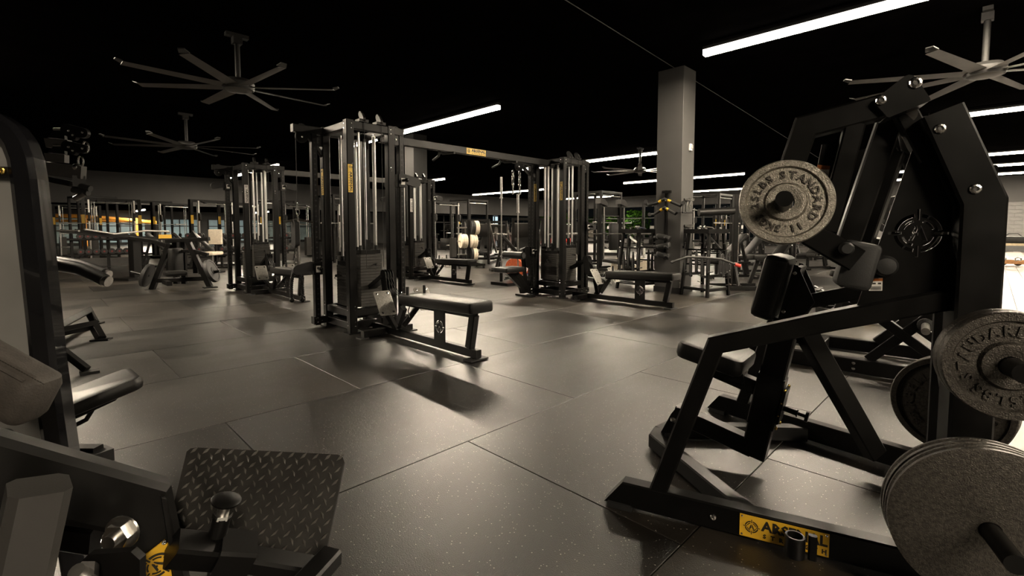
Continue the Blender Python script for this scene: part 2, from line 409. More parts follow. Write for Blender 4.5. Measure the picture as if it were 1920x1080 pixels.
# side wall: painted block at one end, glazing at the other
wr = struct(MB().box((XW+.16, (YB+9)/2, 2), (.2, 9-YB, 4.3)), 'wall_right', 'mortar')
struct(MB().box((XW+.06, (YB+9)/2, 3.3), (.1, 9-YB, 1.4)), 'wall_right_head', 'wall_grey')
blk = MB().rpath([(0, -.297, 0), (0, .297, 0)], .12, .192, (1, 0, 0), .008).mesh('block', 'block_paint'); cnt = 0
for j in range(12):
    for i in range(16):
        yy = -2.6 + .605*i + (.3 if j % 2 else 0); zz = 2.5-.2*j
        if yy < 8 and zz > .3: place(blk, 'block', wr, (XW+.02, yy, zz))
struct(MB().box((XW+.02, (9+YA)/2, 3.6), (.24, YA-9, .95)), 'wall_glazing_head', 'wall_grey')
struct(MB().box((XW+.02, (9+YA)/2, .12), (.24, YA-9, .3)), 'wall_glazing_base', 'wall_grey')
def window_wall(n, a, b, z0, z1, nx, zs, glass='glass_clear', th=.08):
    a, b = V(a), V(b); u = (b-a); L = u.length; u.normalize(); nrm = u.cross(Z)
    fr = MB()
    g = MB(); t = bpy.data.objects.new('window_%d' % n, None); COL.objects.link(t); t['kind'] = 'structure'; t.location = a
    for i in range(nx+1): MB().box(u*(L*i/nx) + Z*((z0+z1)/2), (th, th, z1-z0)).obj('mullion', 'trim_black', t)
    for z in zs: MB().bar(Z*z, u*L+Z*z, th, th).obj('transom', 'trim_black', t)
    zz = [z0]+[z for z in zs if z0 < z < z1]+[z1]
    for i in range(nx):
        for k in range(len(zz)-1):
            p0 = u*(L*i/nx+th*.5)+Z*zz[k]; p1 = u*(L*(i+1)/nx-th*.5)+Z*zz[k]; h = Z*(zz[k+1]-zz[k])
            MB().prism([p0, p1, p1+h, p0+h], nrm*.012).obj('pane', glass, t)
    return t
g = bpy.data.materials.new('glass_clear'); g.use_nodes = True; nt = g.node_tree; b = nt.nodes['Principled BSDF']
b.inputs['Base Color'].default_value = (.65, .72, .70, 1); b.inputs['Roughness'].default_value = .03; b.inputs['Transmission Weight'].default_value = 1; b.inputs['IOR'].default_value = 1.12
MATS['glass_clear'] = g
window_wall(1, (XW, 9, 0), (XW, YA-13, 0), .27, 3.12, 12, [.3, 2.1, 3.1])
window_wall(2, (21, 33.2, 0), (XW-.2, 33.2, 0), .05, 2.4, 8, [.1, 1.75, 2.38])
struct(MB().box((20.8, 39.5, 1.3), (.2, 13, 2.6)), 'wall_partition', 'wall_grey')
# annex glazing; outside light is put into some panes as glow
for i, (xa, xb, m) in enumerate(((-6, -3.4, 'window_glow'), (-2.9, -.3, 'window_glow'), (.3, 2.7, 'dusk_panel'), (3.2, 6.2, 'window_glow'), (7, 9.8, 'window_glow'), (10.4, 14.5, 'window_glow'), (15, 19, 'dusk_panel'))):
    t = bpy.data.objects.new('window_%d' % (i+3), None); COL.objects.link(t); t['kind'] = 'structure'; t.location = ((xa+xb)/2, YA-.03, 1.05)
    wd = xb-xa
    MB().box((0, 0, 0), (wd, .03, 1.75)).obj('pane', m, t)
    for x in (-wd/2, 0, wd/2): MB().box((x, -.03, 0), (.07, .06, 1.85)).obj('mullion', 'trim_black', t)
    for z in (-.9, .35, .9): MB().box((0, -.03, z), (wd, .06, .07)).obj('transom', 'trim_black', t)
# yellow painted steel arches in the annex
t = thing('steel_arch_frame', 'yellow painted steel arch frame in the low room behind the dumbbells', 'frame', (1.5, YA-3, 0))
for x in (-4.6, -1.9, 1.0, 3.8): MB().cyl((x, 0, 0), (x, 0, 1.95), .16, 12).obj('post', 'pipe_yellow', t)
MB().rtube([(-6.2+.62*k, 0, 1.62+.42*sin(pi*k/18)) for k in range(19)], .13, 8).obj('arch', 'pipe_yellow', t)
MB().rtube([(-6.2, .5, 1.72), (5, .5, 1.72)], .09, 8).obj('rail', 'pipe_yellow', t)
# column
kx, ky = 8.16, 3.92
col = struct(MB().rpath([(kx+.235, ky+.245, 0), (kx+.235, ky+.245, CEIL)], .47, .49, (1, 0, 0), .006), 'wall_pillar', 'column_paint')
struct(MB().rpath([(kx+.235, ky+.245, 0), (kx+.235, ky+.245, .105)], .50, .52, (1, 0, 0), .004), 'baseboard_pillar', 'trim_black')
# a second pillar far behind the cable towers
struct(MB().box((8.4, 12.55, CEIL/2), (.48, .48, CEIL)), 'wall_pillar_far', 'pillar_black')
t = thing('alarm_strobe', 'small white strobe unit high on the grey pillar', 'alarm', (kx+.28, ky, 2.62))
MB().rbox((0, -.018, 0), (.085, .036, .12), .008).obj('housing', 'label_white', t); MB().rbox((0, -.042, .01), (.05, .02, .06), .006).obj('lens', 'screen_grey', t)
# ------------------------------------------------------------------ light strips
def strip(x, y0, y1, z, label, group=None):
    t = thing('light_strip', label, 'ceiling light', (x, (y0+y1)/2, z), 0, group); L = y1-y0
    MB().box((0, 0, .045), (.085, L, .05)).obj('housing', 'led_case', t)
    # opal channel: the lamps shine down through the bottom, the sides glow
    df = MB().box((0, 0, -.020), (.105, L-.02, .080)).obj('diffuser', 'led_side', t)
    MB().box((0, 0, -.0615), (.095, L-.03, .003)).obj('lens', 'led', df)
    nh = max(2, int(L/2.4)+1)
    for k in range(nh):
        yy = -L/2+.15+(L-.3)*k/(nh-1); MB().cyl((0, yy, .07), (0, yy, CEIL-z), .004, 6).obj('hanger', 'led_case', t)
    return t
SZ = 3.86
for (x, segs, where) in ((-1.0, ((-9.8, -2.9), (8.2, 13.4)), 'in the glossy frame row with fill added behind camera'),  # first run is an unseen strip behind the camera, added for frontal fill
                  (7.4, ((-4, 3.25), (7.8, 14.7), (21.2, 28.3)), 'over the aisle beside the grey pillar'),
                  (15.7, ((-4, 1.38), (8.5, 15), (20.8, 24.2)), 'over the squat racks beyond the grey pillar'),
                  (24.5, ((-4, 3.6), (8.6, 15.3), (21.2, 28.8)), 'over the cardio rows beyond the racks'),
                  (33.4, ((-4, 4.6), (11.7, 15.4), (21.8, 28)), 'along the glazed far side'),
                  (28.9, ((-4, 4.4),), 'between the far rows near the block wall')):
    for (a, b_) in segs: strip(x, a, b_, SZ, 'long light strip ' + where + (', pale floor end' if a < 0 else ', middle run' if a < 18 else ', bulkhead end'), 'long ceiling light strips in rows')
strip(5.4, 40.0, 43.4, 2.48, 'short light strip under the low annex ceiling behind the bulkhead', None)
strip(12.5, 38.0, 41.0, 2.48, 'short light strip in the annex behind the tall cable towers', None)
# ------------------------------------------------------------------ ceiling fans
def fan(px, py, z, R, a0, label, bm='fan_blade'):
    c = W(px, py, z); t = thing('ceiling_fan', label, 'ceiling fan', c, 0, None)
    MB().cyl((0, 0, .08), (0, 0, CEIL-z-.05), .035, 14).obj('downrod', 'fan_dark', t)
    b = MB().box((0, 0, CEIL-z-.03), (.30, .10, .05)); b.box((0, 0, CEIL-z-.1), (.12, .12, .10)); b.obj('ceiling_bracket', 'fan_dark', t)
    MB().lathe([(.05, .12), (.17, .10), (.215, .05), (.215, -.02), (.20, -.05)], (0, 0, 0), Z, 32, True, True).obj('motor_hub', 'fan_dark', t)
    MB().lathe([(.005, -.075), (.10, -.072), (.16, -.06), (.185, -.045)], (0, 0, 0), Z, 32, True, True).obj('hub_cover', bm, t)
    for k in range(8):
        a = a0 + k*pi/4; u = V((cos(a), sin(a), 0)); v = V((-sin(a), cos(a), 0)); tw = radians(9)
        mb = MB(); n = 8; vs = []; fs = []
        prof = [(-.085, 0), (-.05, .012), (0, .018), (.05, .012), (.085, 0), (.04, -.002), (-.04, -.002)]
        for i in range(n+1):
            r = .2 + (R-.2)*i/n; wsc = 1.0-.25*i/n
            for (q, h) in prof: vs.append(u*r + v*(q*wsc*cos(tw)) + Z*(h*wsc + q*wsc*sin(tw) - .01))
        m = len(prof)
        for i in range(n):
            for j in range(m): fs.append((i*m+j, i*m+(j+1) % m, (i+1)*m+(j+1) % m, (i+1)*m+j))
        fs += [tuple(range(m)), tuple(range(n*m, n*m+m))]
        o = mb.add(vs, fs, True).obj('blade', bm, t)
        w2 = .085*.75
        pts = [u*R - v*w2, u*R + v*w2, u*(R+.07)+v*(w2*.6)+Z*.025, u*(R+.07)-v*(w2*.6)+Z*.025]
        MB().prism(pts, Z*.012).obj('winglet', 'fan_dark', o)
    return t
fan(447, 163, 3.24, 1.36, radians(5.4), 'eight bladed ceiling fan above the cable tower with the rope handle')
fan(1846, 135, 3.2, 1.52, radians(29), 'eight bladed ceiling fan above the pivoting row machine')
fan(1200, 320, 3.2, 1.62, radians(30), 'eight bladed ceiling fan far behind the grey pillar')
fan(350, 274, 3.2, 1.62, radians(10), 'eight bladed ceiling fan in the dark far behind the cable towers', 'fan_blade_dim')
# ------------------------------------------------------------------ shared hardware
_mc = {}
def bolt_mesh(r=.011, h=.008, m='chrome'):
    k = ('bolt', r, h, m)
    if k not in _mc:
        _mc[k] = MB().lathe([(r, 0), (r, h*.3), (r*.82, h*.62), (r*.5, h*.75), (r*.46, h*.3)], (0, 0, 0), Z, 10, True, False).mesh('bolt', m)
    return _mc[k]
def bolt(p, n, parent, r=.011, h=.008, m='chrome', name='bolt'):
    o = place(bolt_mesh(r, h, m), name, parent, V(p)); o.rotation_euler = V(n).to_track_quat('Z', 'Y').to_euler(); return o
def bolts(mb, pts, n, r=.008):
    for p in pts: mb.lathe([(r, 0), (r, .004), (r*.6, .007)], p, n, 8)
    return mb
def capsule(mb, p0, p1, r, nrm, th, r1=None):
    """flat cheek plate: capsule outline between two points"""
    p0, p1, nrm = V(p0), V(p1), V(nrm).normalized(); d = (p1-p0).normalized(); s = nrm.cross(d); r1 = r1 or r
    pts = [p0 + d*(-cos(a)*r) + s*(sin(a)*r) for a in [-pi/2+pi*k/8 for k in range(9)]]
    pts += [p1 + d*(cos(a)*r1) + s*(sin(a)*r1) for a in [pi/2-pi*k/8 for k in range(9)]]
    return mb.prism([p - nrm*th/2 for p in pts], nrm*th)
def pulley(c, ax, r, parent, w=.024, m='rubber', name='pulley'):
    o = MB().lathe([(r*.25, -w/2), (r, -w/2), (r, -w*.3), (r*.86, 0), (r, w*.3), (r, w/2), (r*.25, w/2)], (0, 0, 0), V(ax), 18, True, True).obj(name, m, parent, V(c)); return o
def carabiner(mb, p, ln, u, r=.0045):
    p, u = V(p), V(u); w_ = ln*.27
    pts = [p + u*(w_*sin(2*pi*k/14)*(1.0 if k < 7 else .8)) - Z*(ln/2 - ln/2*cos(2*pi*k/14)) for k in range(14)]
    return mb.rtube(pts, r, 6, closed=True)
def chain(mb, p, n, ln, r=.004):
    p = V(p)
    for k in range(n):
        u = V((1, 0, 0)) if k % 2 else V((0, 1, 0)); carabiner(mb, p - Z*(k*ln*.78), ln, u, r)
    return p - Z*(n*ln*.78)
def label_plate(parent, o, x, y, wd, ht, m='yellow_bright', name='nameplate', logo=True, two=True, th=.002):
    """brand plate with ring-sight mark and two lines of lettering, x along the words"""
    x, y = V(x).normalized(), V(y).normalized(); n = x.cross(y); F = frame(V(o), x, y)
    mb = MB(); mb.prism([V(o)+x*(sx*wd/2)+y*(sy*ht/2) for sx, sy in ((-1,-1),(1,-1),(1,1),(-1,1))], n*th); p = mb.obj(name, m, parent)
    q = MB(); e = th+.0006
    q.raw(text_vf('ARSENAL', ht*.62, .0004, 1, 'CENTER', ht*.022), F @ Matrix.Translation((wd*.12, ht*.14, e)) @ Matrix.Diagonal((wd*.70/(ht*.62*4.05), 1, 1, 1)))
    if two:
        for k, c in enumerate('STRENGTH'): q.raw(text_vf(c, ht*.26, .0004, 1, 'CENTER', ht*.012), F @ Matrix.Translation((wd*(-.205+.655*k/7+.0), -ht*.30, e)))
    cx = -wd/2+ht*.48
    for lp in logo_loops(cx, 0, ht*.27): q.prism([F @ V((a, b, e)) for a, b in lp], n*.0006)
    q.obj('lettering', 'print_black', p)
    return p
# ------------------------------------------------------------------ cable tower
HX, HY, TH = .25, .30, 2.33
PW = .088
def stack_plate_mesh(sx, sy):
    k = ('sp', sx, sy)
    if k not in _mc:
        mb = MB().rpath([(0, 0, .001), (0, 0, .031)], sx, sy, (1, 0, 0), .004)
        if sx > sy: mb.cyl((.045, -sy/2-.001, .016), (.045, -sy/2+.004, .016), .007, 8); mb.cyl((.015, -sy/2-.0006, .016), (.015, -sy/2+.004, .016), .004, 6)
        else: mb.cyl((-sx/2-.001, .03, .016), (-sx/2+.004, .03, .016), .005, 8)
        _mc[k] = mb.mesh('weight_plate', 'iron_plain')
    return _mc[k]
def row_bench(t):
    """low row station on the -Y side"""
    MB().rpath([(0, -HY-.04, .06), (0, -2.14, .06)], .06, .075, (1, 0, 0)).obj('bench_rail', 'powder_black', t)
    MB().rpath([(0, -2.02, .10), (0, -2.08, .40)], .065, .075, (1, 0, 0)).obj('bench_leg', 'powder_black', t)
    MB().rpath([(0, -1.0, .385), (0, -2.10, .40)], .06, .05, (1, 0, 0)).obj('seat_rail', 'powder_black', t)
    mb = MB().box((0, -2.10, .012), (.2, .11, .012)); mb.obj('foot_pad', 'rubber', t)
    sh = outline_vf([[(-.085, -.15), (.085, -.15), (.085, .16), (-.085, .16)]] + logo_loops(0, 0, .062), .004)
    MB().raw(sh, frame((-.036, -1.62, .235), (0, -1, 0), Z)).obj('logo_panel', 'powder_black', t)
    Rx = Matrix.Rotation(radians(-1.5), 3, 'X')
    p = MB().rbox((0, -1.62, .462), (.27, 1.14, .10), .028, Rx, 4, .02).obj('seat_pad', 'vinyl', t)
    for sx in (-1, 1):
        c = V((sx*.235, -.98, .41)); R = Matrix.Rotation(radians(58), 3, 'X')
        fp = MB().rbox(c, (.185, .27, .012), .02, R, 3, .003).obj('foot_plate', 'foot_steel', t)
        d = MB()
        for i in range(9):
            for j in range(14):
                q = V((-.075+.0187*i, -.115+.0177*j, .0065)); dr = R @ V((.6 if (i+j) % 2 else -.6, 1, 0)).normalized()*.005
                d.cyl(c + R @ q - dr, c + R @ q + dr, .0016, 4)
        d.obj('tread', 'grey_frame', fp)['kind'] = 'stuff'
        for bx in (-.06, .06):
            for by in (-.105, .105): bolt(c + R @ V((bx, by, .006)), R @ Z, fp, .013, .006)
        MB().bar((sx*.225, -.93, .36), (sx*.05, -.86, .12), .05, .05).obj('foot_bracket', 'powder_black', t)
    MB().bar((0, -.95, .33), (0, -.80, .08), .05, .07, (1, 0, 0)).obj('pulley_bracket', 'powder_black', t)
    MB().bar((-.30, -.62, .045), (.30, -.62, .045), .07, .07, (0, 1, 0)).obj('cross_foot', 'powder_black', t)
    for sx in (-1, 1): MB().box((sx*.3, -.62, .008), (.09, .12, .014)).obj('foot_pad', 'rubber', t)
    for k in range(4):
        x = -.045+.03*k; capsule(MB(), (x, -.66, .46), (x, -.62, .66), .055, (1, 0, 0), .006).obj('pulley_cheek', 'powder_black', t)
    for k in range(3): pulley((-.03+.03*k, -.62, .64), (1, 0, 0), .045, t); pulley((-.03+.03*k, -.68, .47), (1, 0, 0), .045, t)
    MB().bar((0, -.60, .65), (0, -HY, .5), .10, .05, (1, 0, 0)).obj('pulley_arm', 'powder_black', t)
    cb = MB()
    for x in (-.03, 0, .03): cb.rtube([(x, -.67, .64), (x*.6, -.80, .50), (x*.4, -.88, .44)], .0035, 5)
    cb.obj('cable', 'rubber', t)
def side_station(t, sg, carriage_z, over=.62, col=True, cable_to=None):
    """adjustable pulley column on the -X (sg=-1) or +X (sg=1) side, turned half round"""
    X = lambda x: -sg*x
    Y = -sg*.30
    MB().rpath([(X(-over), Y, TH-.05), (X(HX), Y, TH-.05)], .075, .085, (0, 1, 0)).obj('overhang_beam', 'powder_black', t)
    o = MB().bar((X(-over+.16), Y, TH-.09), (X(-HX-.02), Y, TH-.34), .05, .045, (0, 1, 0)).obj('brace', 'powder_black', t)
    if col:
        x = X(-.385)
        c = MB().rpath([(x, Y, .03), (x, Y, TH-.09)], .062, .075, (1, 0, 0)).obj('pulley_column', 'powder_black', t)
        h = MB()
        for k in range(34): z = .16+.06*k; h.cyl((x-.032*1.02, Y, z), (x-.028, Y, z), .011, 8); h.cyl((x, Y-.0385, z), (x, Y-.034, z), .011, 8)
        h.obj('adjustment_holes', 'rubber', c)['kind'] = 'stuff'
        b = MB().rpath([(X(-.44), Y, .09), (X(-.1), Y, .09)], .09, .085, (0, 1, 0)).obj('column_foot', 'powder_black', t)
        q = MB()
        for k in range(4): bolts(q, [(X(-.42+.07*k), Y-.046, .115-.03*(k % 2))], (0, -1, 0), .009)
        for k in range(2): bolts(q, [(X(-.40)-.0, Y-.046, .07+.05*k)], (0, -1, 0), .009)
        q.obj('bolts', 'chrome', b)['kind'] = 'stuff'
        z = carriage_z
        mb = MB().box((x, Y, z), (.10, .115, .15)); mb.cyl((x, Y-.05, z), (x, Y-.13, z), .018, 10); mb.sphere((x, Y-.14, z), .024, 10, 6)
        cg = mb.obj('carriage', 'powder_black', t)
        capsule(MB(), (X(-.47), Y, z+.02), (X(-.60), Y, z-.01), .055, (0, 1, 0), .05).obj('swivel_pulley', 'rubber', t)
        MB().box((x-.0, Y-.060, z-.01), (.05, .006, .075)).obj('pin_label', 'label_white', cg)
    pulley((X(-over+.10), Y, TH-.14), (0, 1, 0), .065, t); pulley((X(-.30), Y, TH-.16), (0, 1, 0), .06, t)
    capsule(MB(), (X(-over+.10), Y-.026, TH-.14), (X(-over+.10), Y-.026, TH-.06), .068, (0, 1, 0), .006).obj('pulley_cheek', 'powder_black', t)
    bolt((X(-over+.10), Y-.030, TH-.14), (0, -1, 0), t, .012)
    return X, Y
def tower_core(label, loc, stack_h=(17, 19), plates=True):
    t = thing('cable_tower', label, 'cable machine', (loc[0], loc[1], 0))
    for sx in (-1, 1):
        for sy in (-1, 1):
            MB().rpath([(sx*HX, sy*HY, .0), (sx*HX, sy*HY, TH)], PW, PW, (1, 0, 0), .007).obj('post', 'powder_black', t)
            b = MB().box((sx*(HX+.0), sy*HY, .006), (.14, .14, .012)).obj('base_plate', 'powder_black', t)
    for z in (.085, .225, TH-.05):
        for s_ in (-1, 1):
            MB().rpath([(-HX+PW/2, s_*HY, z), (HX-PW/2, s_*HY, z)], .07, .08, (0, 1, 0)).obj('beam', 'powder_black', t)
            MB().rpath([(s_*HX, -HY+PW/2, z), (s_*HX, HY-PW/2, z)], .07, .08, (1, 0, 0)).obj('beam', 'powder_black', t)
    q = MB()
    for z in (TH-.04, TH-.09, 1.86, 1.82, .30, .26, .13, .08):
        bolts(q, [(-HX+.012, -HY-PW/2, z), (HX-.012, -HY-PW/2, z)], (0, -1, 0)); bolts(q, [(-HX-PW/2, -HY+.012, z), (-HX-PW/2, HY-.012, z)], (-1, 0, 0))
    q.obj('frame_bolts', 'chrome', t)['kind'] = 'stuff'
    for (cx, cy, sx, sy, n) in ((-.15, 0, .12, .29, stack_h[0]), (0, -.225, .27, .125, stack_h[1]), (.15, 0, .12, .29, stack_h[0]-2), (0, .225, .27, .125, stack_h[1]-1)):
        me = stack_plate_mesh(sx, sy)
        for k in range(n): place(me, 'weight_plate', t, (cx, cy, .275+.033*k))
        zt = .275+.033*n
        MB().box((cx, cy, zt+.025), (sx*.9, sy*.9, .045)).obj('stack_head', 'powder_black', t)
        ax = V((1, 0, 0)) if sx > sy else V((0, 1, 0)); g = max(sx, sy)*.36
        for s_ in (-1, 1):
            p = V((cx, cy, 0))+ax*(s_*g); MB().cyl(p+Z*(zt-.02), p+Z*(TH-.10), .0145, 10).obj('guide_rod', 'rod_steel', t)
            MB().cyl(p+Z*(zt+.045), p+Z*(zt+.10), .02, 10).obj('rod_bushing', 'rubber', t)
        MB().cyl(V((cx, cy, zt+.04)), V((cx, cy, TH-.12)), .0035, 6).obj('cable', 'rubber', t)
        MB().box((cx, cy, zt+.10), (.05, .03, .13)).obj('cable_block', 'powder_black', t)
        nrm = V((-1, 0, 0)) if sx < sy else V((0, -1, 0)); f = V((cx, cy, .275+.033*(n-4)+.016))+nrm*(min(sx, sy)/2)
        pin = MB().cyl(f+ax*.03, f+ax*.03+nrm*.05, .006, 8); pin.sphere(f+ax*.03+nrm*.06, .016, 10, 6); pin.rtube([f+ax*.03+nrm*.06, f+ax*.04+nrm*.08-Z*.03, f+ax*.045+nrm*.04-Z*.05, f+ax*.03+nrm*.02+Z*.02], .0035, 5)
        pin.obj('selector_pin', 'rubber', t)
    # extra slim posts and struts inside
    for x in (-.09, .12):
        cheek = MB(); capsule(cheek, (x, -HY-.02, TH+.03), (x+.0, -HY+.02, TH+.09), .04, (1, 0, 0), .03, .03); cheek.box((x, -HY, TH+.01), (.11, .10, .03)); cheek.obj('top_pulley_bracket', 'powder_black', t)
        pulley((x, -HY+.0, TH+.06), (1, 0, 0), .04, t)
        MB().cyl((x, -HY-.05, TH+.06), (x, -HY-.05, .72), .0035, 6).obj('cable', 'rubber', t)
    MB().rpath([(0, HY-.0, .1), (0, HY, TH-.1)], .05, .05, (1, 0, 0)).obj('middle_post', 'powder_black', t)
    return t
def vertical_label(t, x, y, z, facing, m='yellow_bright', ht=.052, ln=.30):
    n = V(facing); up = V((0, 0, -1)); label_plate(t, V((x, y, z)) + n*.0006, up, n.cross(up), ln, ht, m, 'nameplate')
T1c, T2c, T3c, T4c = (2.72, 5.27), (6.48, 5.34), (2.99, 9.78), (6.43, 9.78)
# tower with the long bench nearest the open floor
t1 = tower_core('tall four stack black cable tower with long low row bench reaching into open floor', T1c, (14, 18))
row_bench(t1); side_station(t1, -1, .70); side_station(t1, 1, 1.72, .42)
vertical_label(t1, -HX-.012, -HY-PW/2, 1.70, (0, -1, 0)); vertical_label(t1, -HX-PW/2, HY-.02, 1.70, (-1, 0, 0))
t2 = tower_core('black cable tower with padded pulldown seat in front of the grey pillar', T2c, (14, 17))
row_bench(t2); side_station(t2, -1, .78, .80); side_station(t2, 1, 1.2, .42)
vertical_label(t2, -HX-PW/2, HY-.02, 1.78, (-1, 0, 0)); vertical_label(t2, -HX-PW/2, -HY+.0, 1.78, (-1, 0, 0))
t3 = tower_core('black cable tower with white nameplate behind the rope handle', T3c, (14, 18))
row_bench(t3); side_station(t3, -1, 1.95); side_station(t3, 1, 1.95, .42)
vertical_label(t3, -HX+.0, -HY-PW/2, 1.78, (0, -1, 0), 'label_white', .06, .32)
t4 = tower_core('black cable tower farther back with small low row bench beside plate tree', T4c, (15, 17))
row_bench(t4); side_station(t4, -1, 1.85); side_station(t4, 1, 1.90, .42)
vertical_label(t4, -HX+.0, -HY-PW/2, 1.70, (0, -1, 0), 'label_white', .06, .30)
# pulldown seat on the second tower
def pulldown_seat(t):
    x0, y0 = -.62, .30
    R = Matrix.Rotation(radians(0), 3, 'Z')
    MB().rpath([(-.33, y0, .10), (-.52, y0, .14), (-.74, y0, .40)], .07, .09, (0, 1, 0)).obj('seat_post', 'powder_black', t)
    g = MB().prism([(-.40, y0-.03, .06), (-.62, y0-.03, .06), (-.66, y0-.03, .16), (-.98, y0-.03, .42), (-.70, y0-.03, .42), (-.46, y0-.03, .26)], (0, .06, 0)); g.obj('seat_bracket', 'powder_black', t)
    MB().rbox((-.90, y0, .485), (.44, .32, .085), .03, None, 4, .02).obj('seat_pad', 'vinyl', t)
    MB().rpath([(-.50, y0, .20), (-.58, y0, .70)], .05, .06, (0, 1, 0)).obj('roller_post', 'powder_black', t)
    r = MB().cyl((-.80, y0-.22, .72), (-.80, y0+.22, .72), .062, 18); r.obj('thigh_roller', 'vinyl', t)
    MB().bar((-.58, y0, .70), (-.80, y0, .72), .04, .04).obj('roller_arm', 'powder_black', t)
    for s_ in (-1, 1): MB().cyl((-.80, y0+s_*.22, .72), (-.80, y0+s_*.235, .72), .045, 16).obj('roller_cap', 'rubber', t)
    MB().box((-.52, y0, .02), (.12, .36, .03)).obj('foot', 'powder_black', t)
    capsule(MB(), (-.50, y0-.05, .55), (-.54, y0-.05, .80), .06, (0, 1, 0), .012).obj('side_plate', 'powder_black', t)
    c = MB()
    for dx in (-.06, .10): p = chain(c, (-.80+dx+.04, y0, TH-.20), 4, .085, .006); c.cyl(p, p-Z*.10, .012, 8); c.sphere(p-Z*.12, .022, 8, 6)
    c.obj('hanging_chains', 'chrome', t)['kind'] = 'stuff'
pulldown_seat(t2)
# crossover beams with pull up grips
def crossover(xa, xb, y, lab, m='powder_black', grips=True):
    t = thing('crossover_beam', lab, 'beam', ((xa+xb)/2, y, TH-.08)); L = xb-xa
    MB().rpath([(-L/2, 0, 0), (L/2, 0, 0)], .075, .10, (0, 1, 0)).obj('beam', m, t)
    if grips:
        label_plate(t, (-.06, -.039, .0), (1, 0, 0), Z, .36, .085, 'yellow_bright')
        for x in (-.72, .42):
            g = MB().rtube([(x-.0, -.38, -.12), (x+.02, -.1, -.10), (x+.03, 0, -.055)], .016, 8); g.obj('pull_up_grip', 'rubber', t)
            g2 = MB().rtube([(x+.20, .36, -.12), (x+.10, .1, -.10), (x+.05, 0, -.055)], .016, 8); g2.obj('pull_up_grip', 'rubber', t)
    return t
crossover(T1c[0]+HX+.05, T2c[0]-HX-.05, 5.30, 'long black crossover beam with yellow plate joining the two nearer cable towers')
crossover(T3c[0]+HX+.05, T4c[0]-HX-.05, 9.79, 'plain grey crossover beam joining the two rear cable towers', 'grey_frame', False)
# attachments hanging from the nearest tower
X, Yb = T1c[0]-.62+.04, T1c[1]+.30
t = thing('pulldown_bar', 'chrome bar with straight grips hanging on a cable from the nearest tower', 'cable handle', (X, Yb, 1.40))
c = MB().cyl((0, 0, .84), (0, 0, .05), .0035, 6); c.obj('cable', 'rubber', t)
c = MB(); p = chain(c, (0, 0, .05), 3, .08, .006); c.obj('carabiner', 'chrome', t)['kind'] = 'stuff'
d = V((s2, -s2, 0)); MB().rtube([p-d*.16-Z*.03, p, p+d*.17-Z*.035], .013, 8).obj('cross_grip', 'steel', t)
MB().cyl(p, p-Z*.62, .018, 10).obj('stem', 'steel', t)
t = thing('rope_handle', 'black twisted tricep rope with ball ends hanging beside the nearest tower', 'cable handle', (X-.02, Yb+.03, .86))
c = MB(); q = chain(c, (0, 0, .02), 3, .07, .006); c.obj('carabiner', 'chrome', t)['kind'] = 'stuff'
for s_ in (-1, 1):
    mb = MB(); n = 60; pts = []
    base = [q, q+d*(s_*.045)-Z*.05, q+d*(s_*.075)-Z*.2, q+d*(s_*.06)-Z*.36]
    def bez(u): return base[0]*(1-u)**3+base[1]*3*u*(1-u)**2+base[2]*3*u*u*(1-u)+base[3]*u**3
    for ph in (0, 2*pi/3, 4*pi/3): mb.rtube([bez(k/n)+V((cos(k*.62+ph), sin(k*.62+ph), 0))*.010 for k in range(n+1)], .0105, 6)
    mb.obj('rope', 'rubber', t); MB().sphere(base[3]-Z*.015, .028, 12, 8).obj('ball_end', 'vinyl', t)
MB().cyl((0, 0, .02), (0, 0, .1), .006, 6).obj('hook', 'chrome', t)
capsule(MB(), (0, 0, .14), (0, 0, .34), .06, (1, 0, 0), .05).obj('swivel_pulley', 'rubber', t)
for nm, (tx, ty), lab in (('cable_row_grip', T1c, 'chrome close grip row handle on the bench of the nearest tower'), ('cable_row_grip', T3c, 'chrome close grip row handle on the bench behind the rope'), ('cable_row_grip', T2c, 'chrome close grip row handle by the bench beside the grey pillar'), ('cable_row_grip', T4c, 'chrome close grip row handle on the farthest small row bench')):
    t = thing(nm, lab, 'cable handle', (tx, ty-1.06, .44))
    c = MB(); carabiner(c, (0, .14, .05), .09, V((0, 1, 0)), .006); carabiner(c, (0, .08, .03), .09, V((.7, .7, 0)), .006); c.obj('carabiner', 'chrome', t)
    MB().prism([(-.09, .05, .02), (.09, .05, .02), (.12, -.12, .06), (-.12, -.12, .06)], (0, 0, .012)).obj('handle_plate', 'steel', t)
    for s_ in (-1, 1): MB().cyl((s_*.10, -.12, .02), (s_*.10, -.12, .14), .016, 10).obj('grip', 'rubber', t)
    MB().rtube([(.05, .02, .03), (.0, -.02, -.04), (-.05, -.05, -.12), (-.04, -.06, -.18)], .006, 6).obj('cable_tail', 'chrome', t)
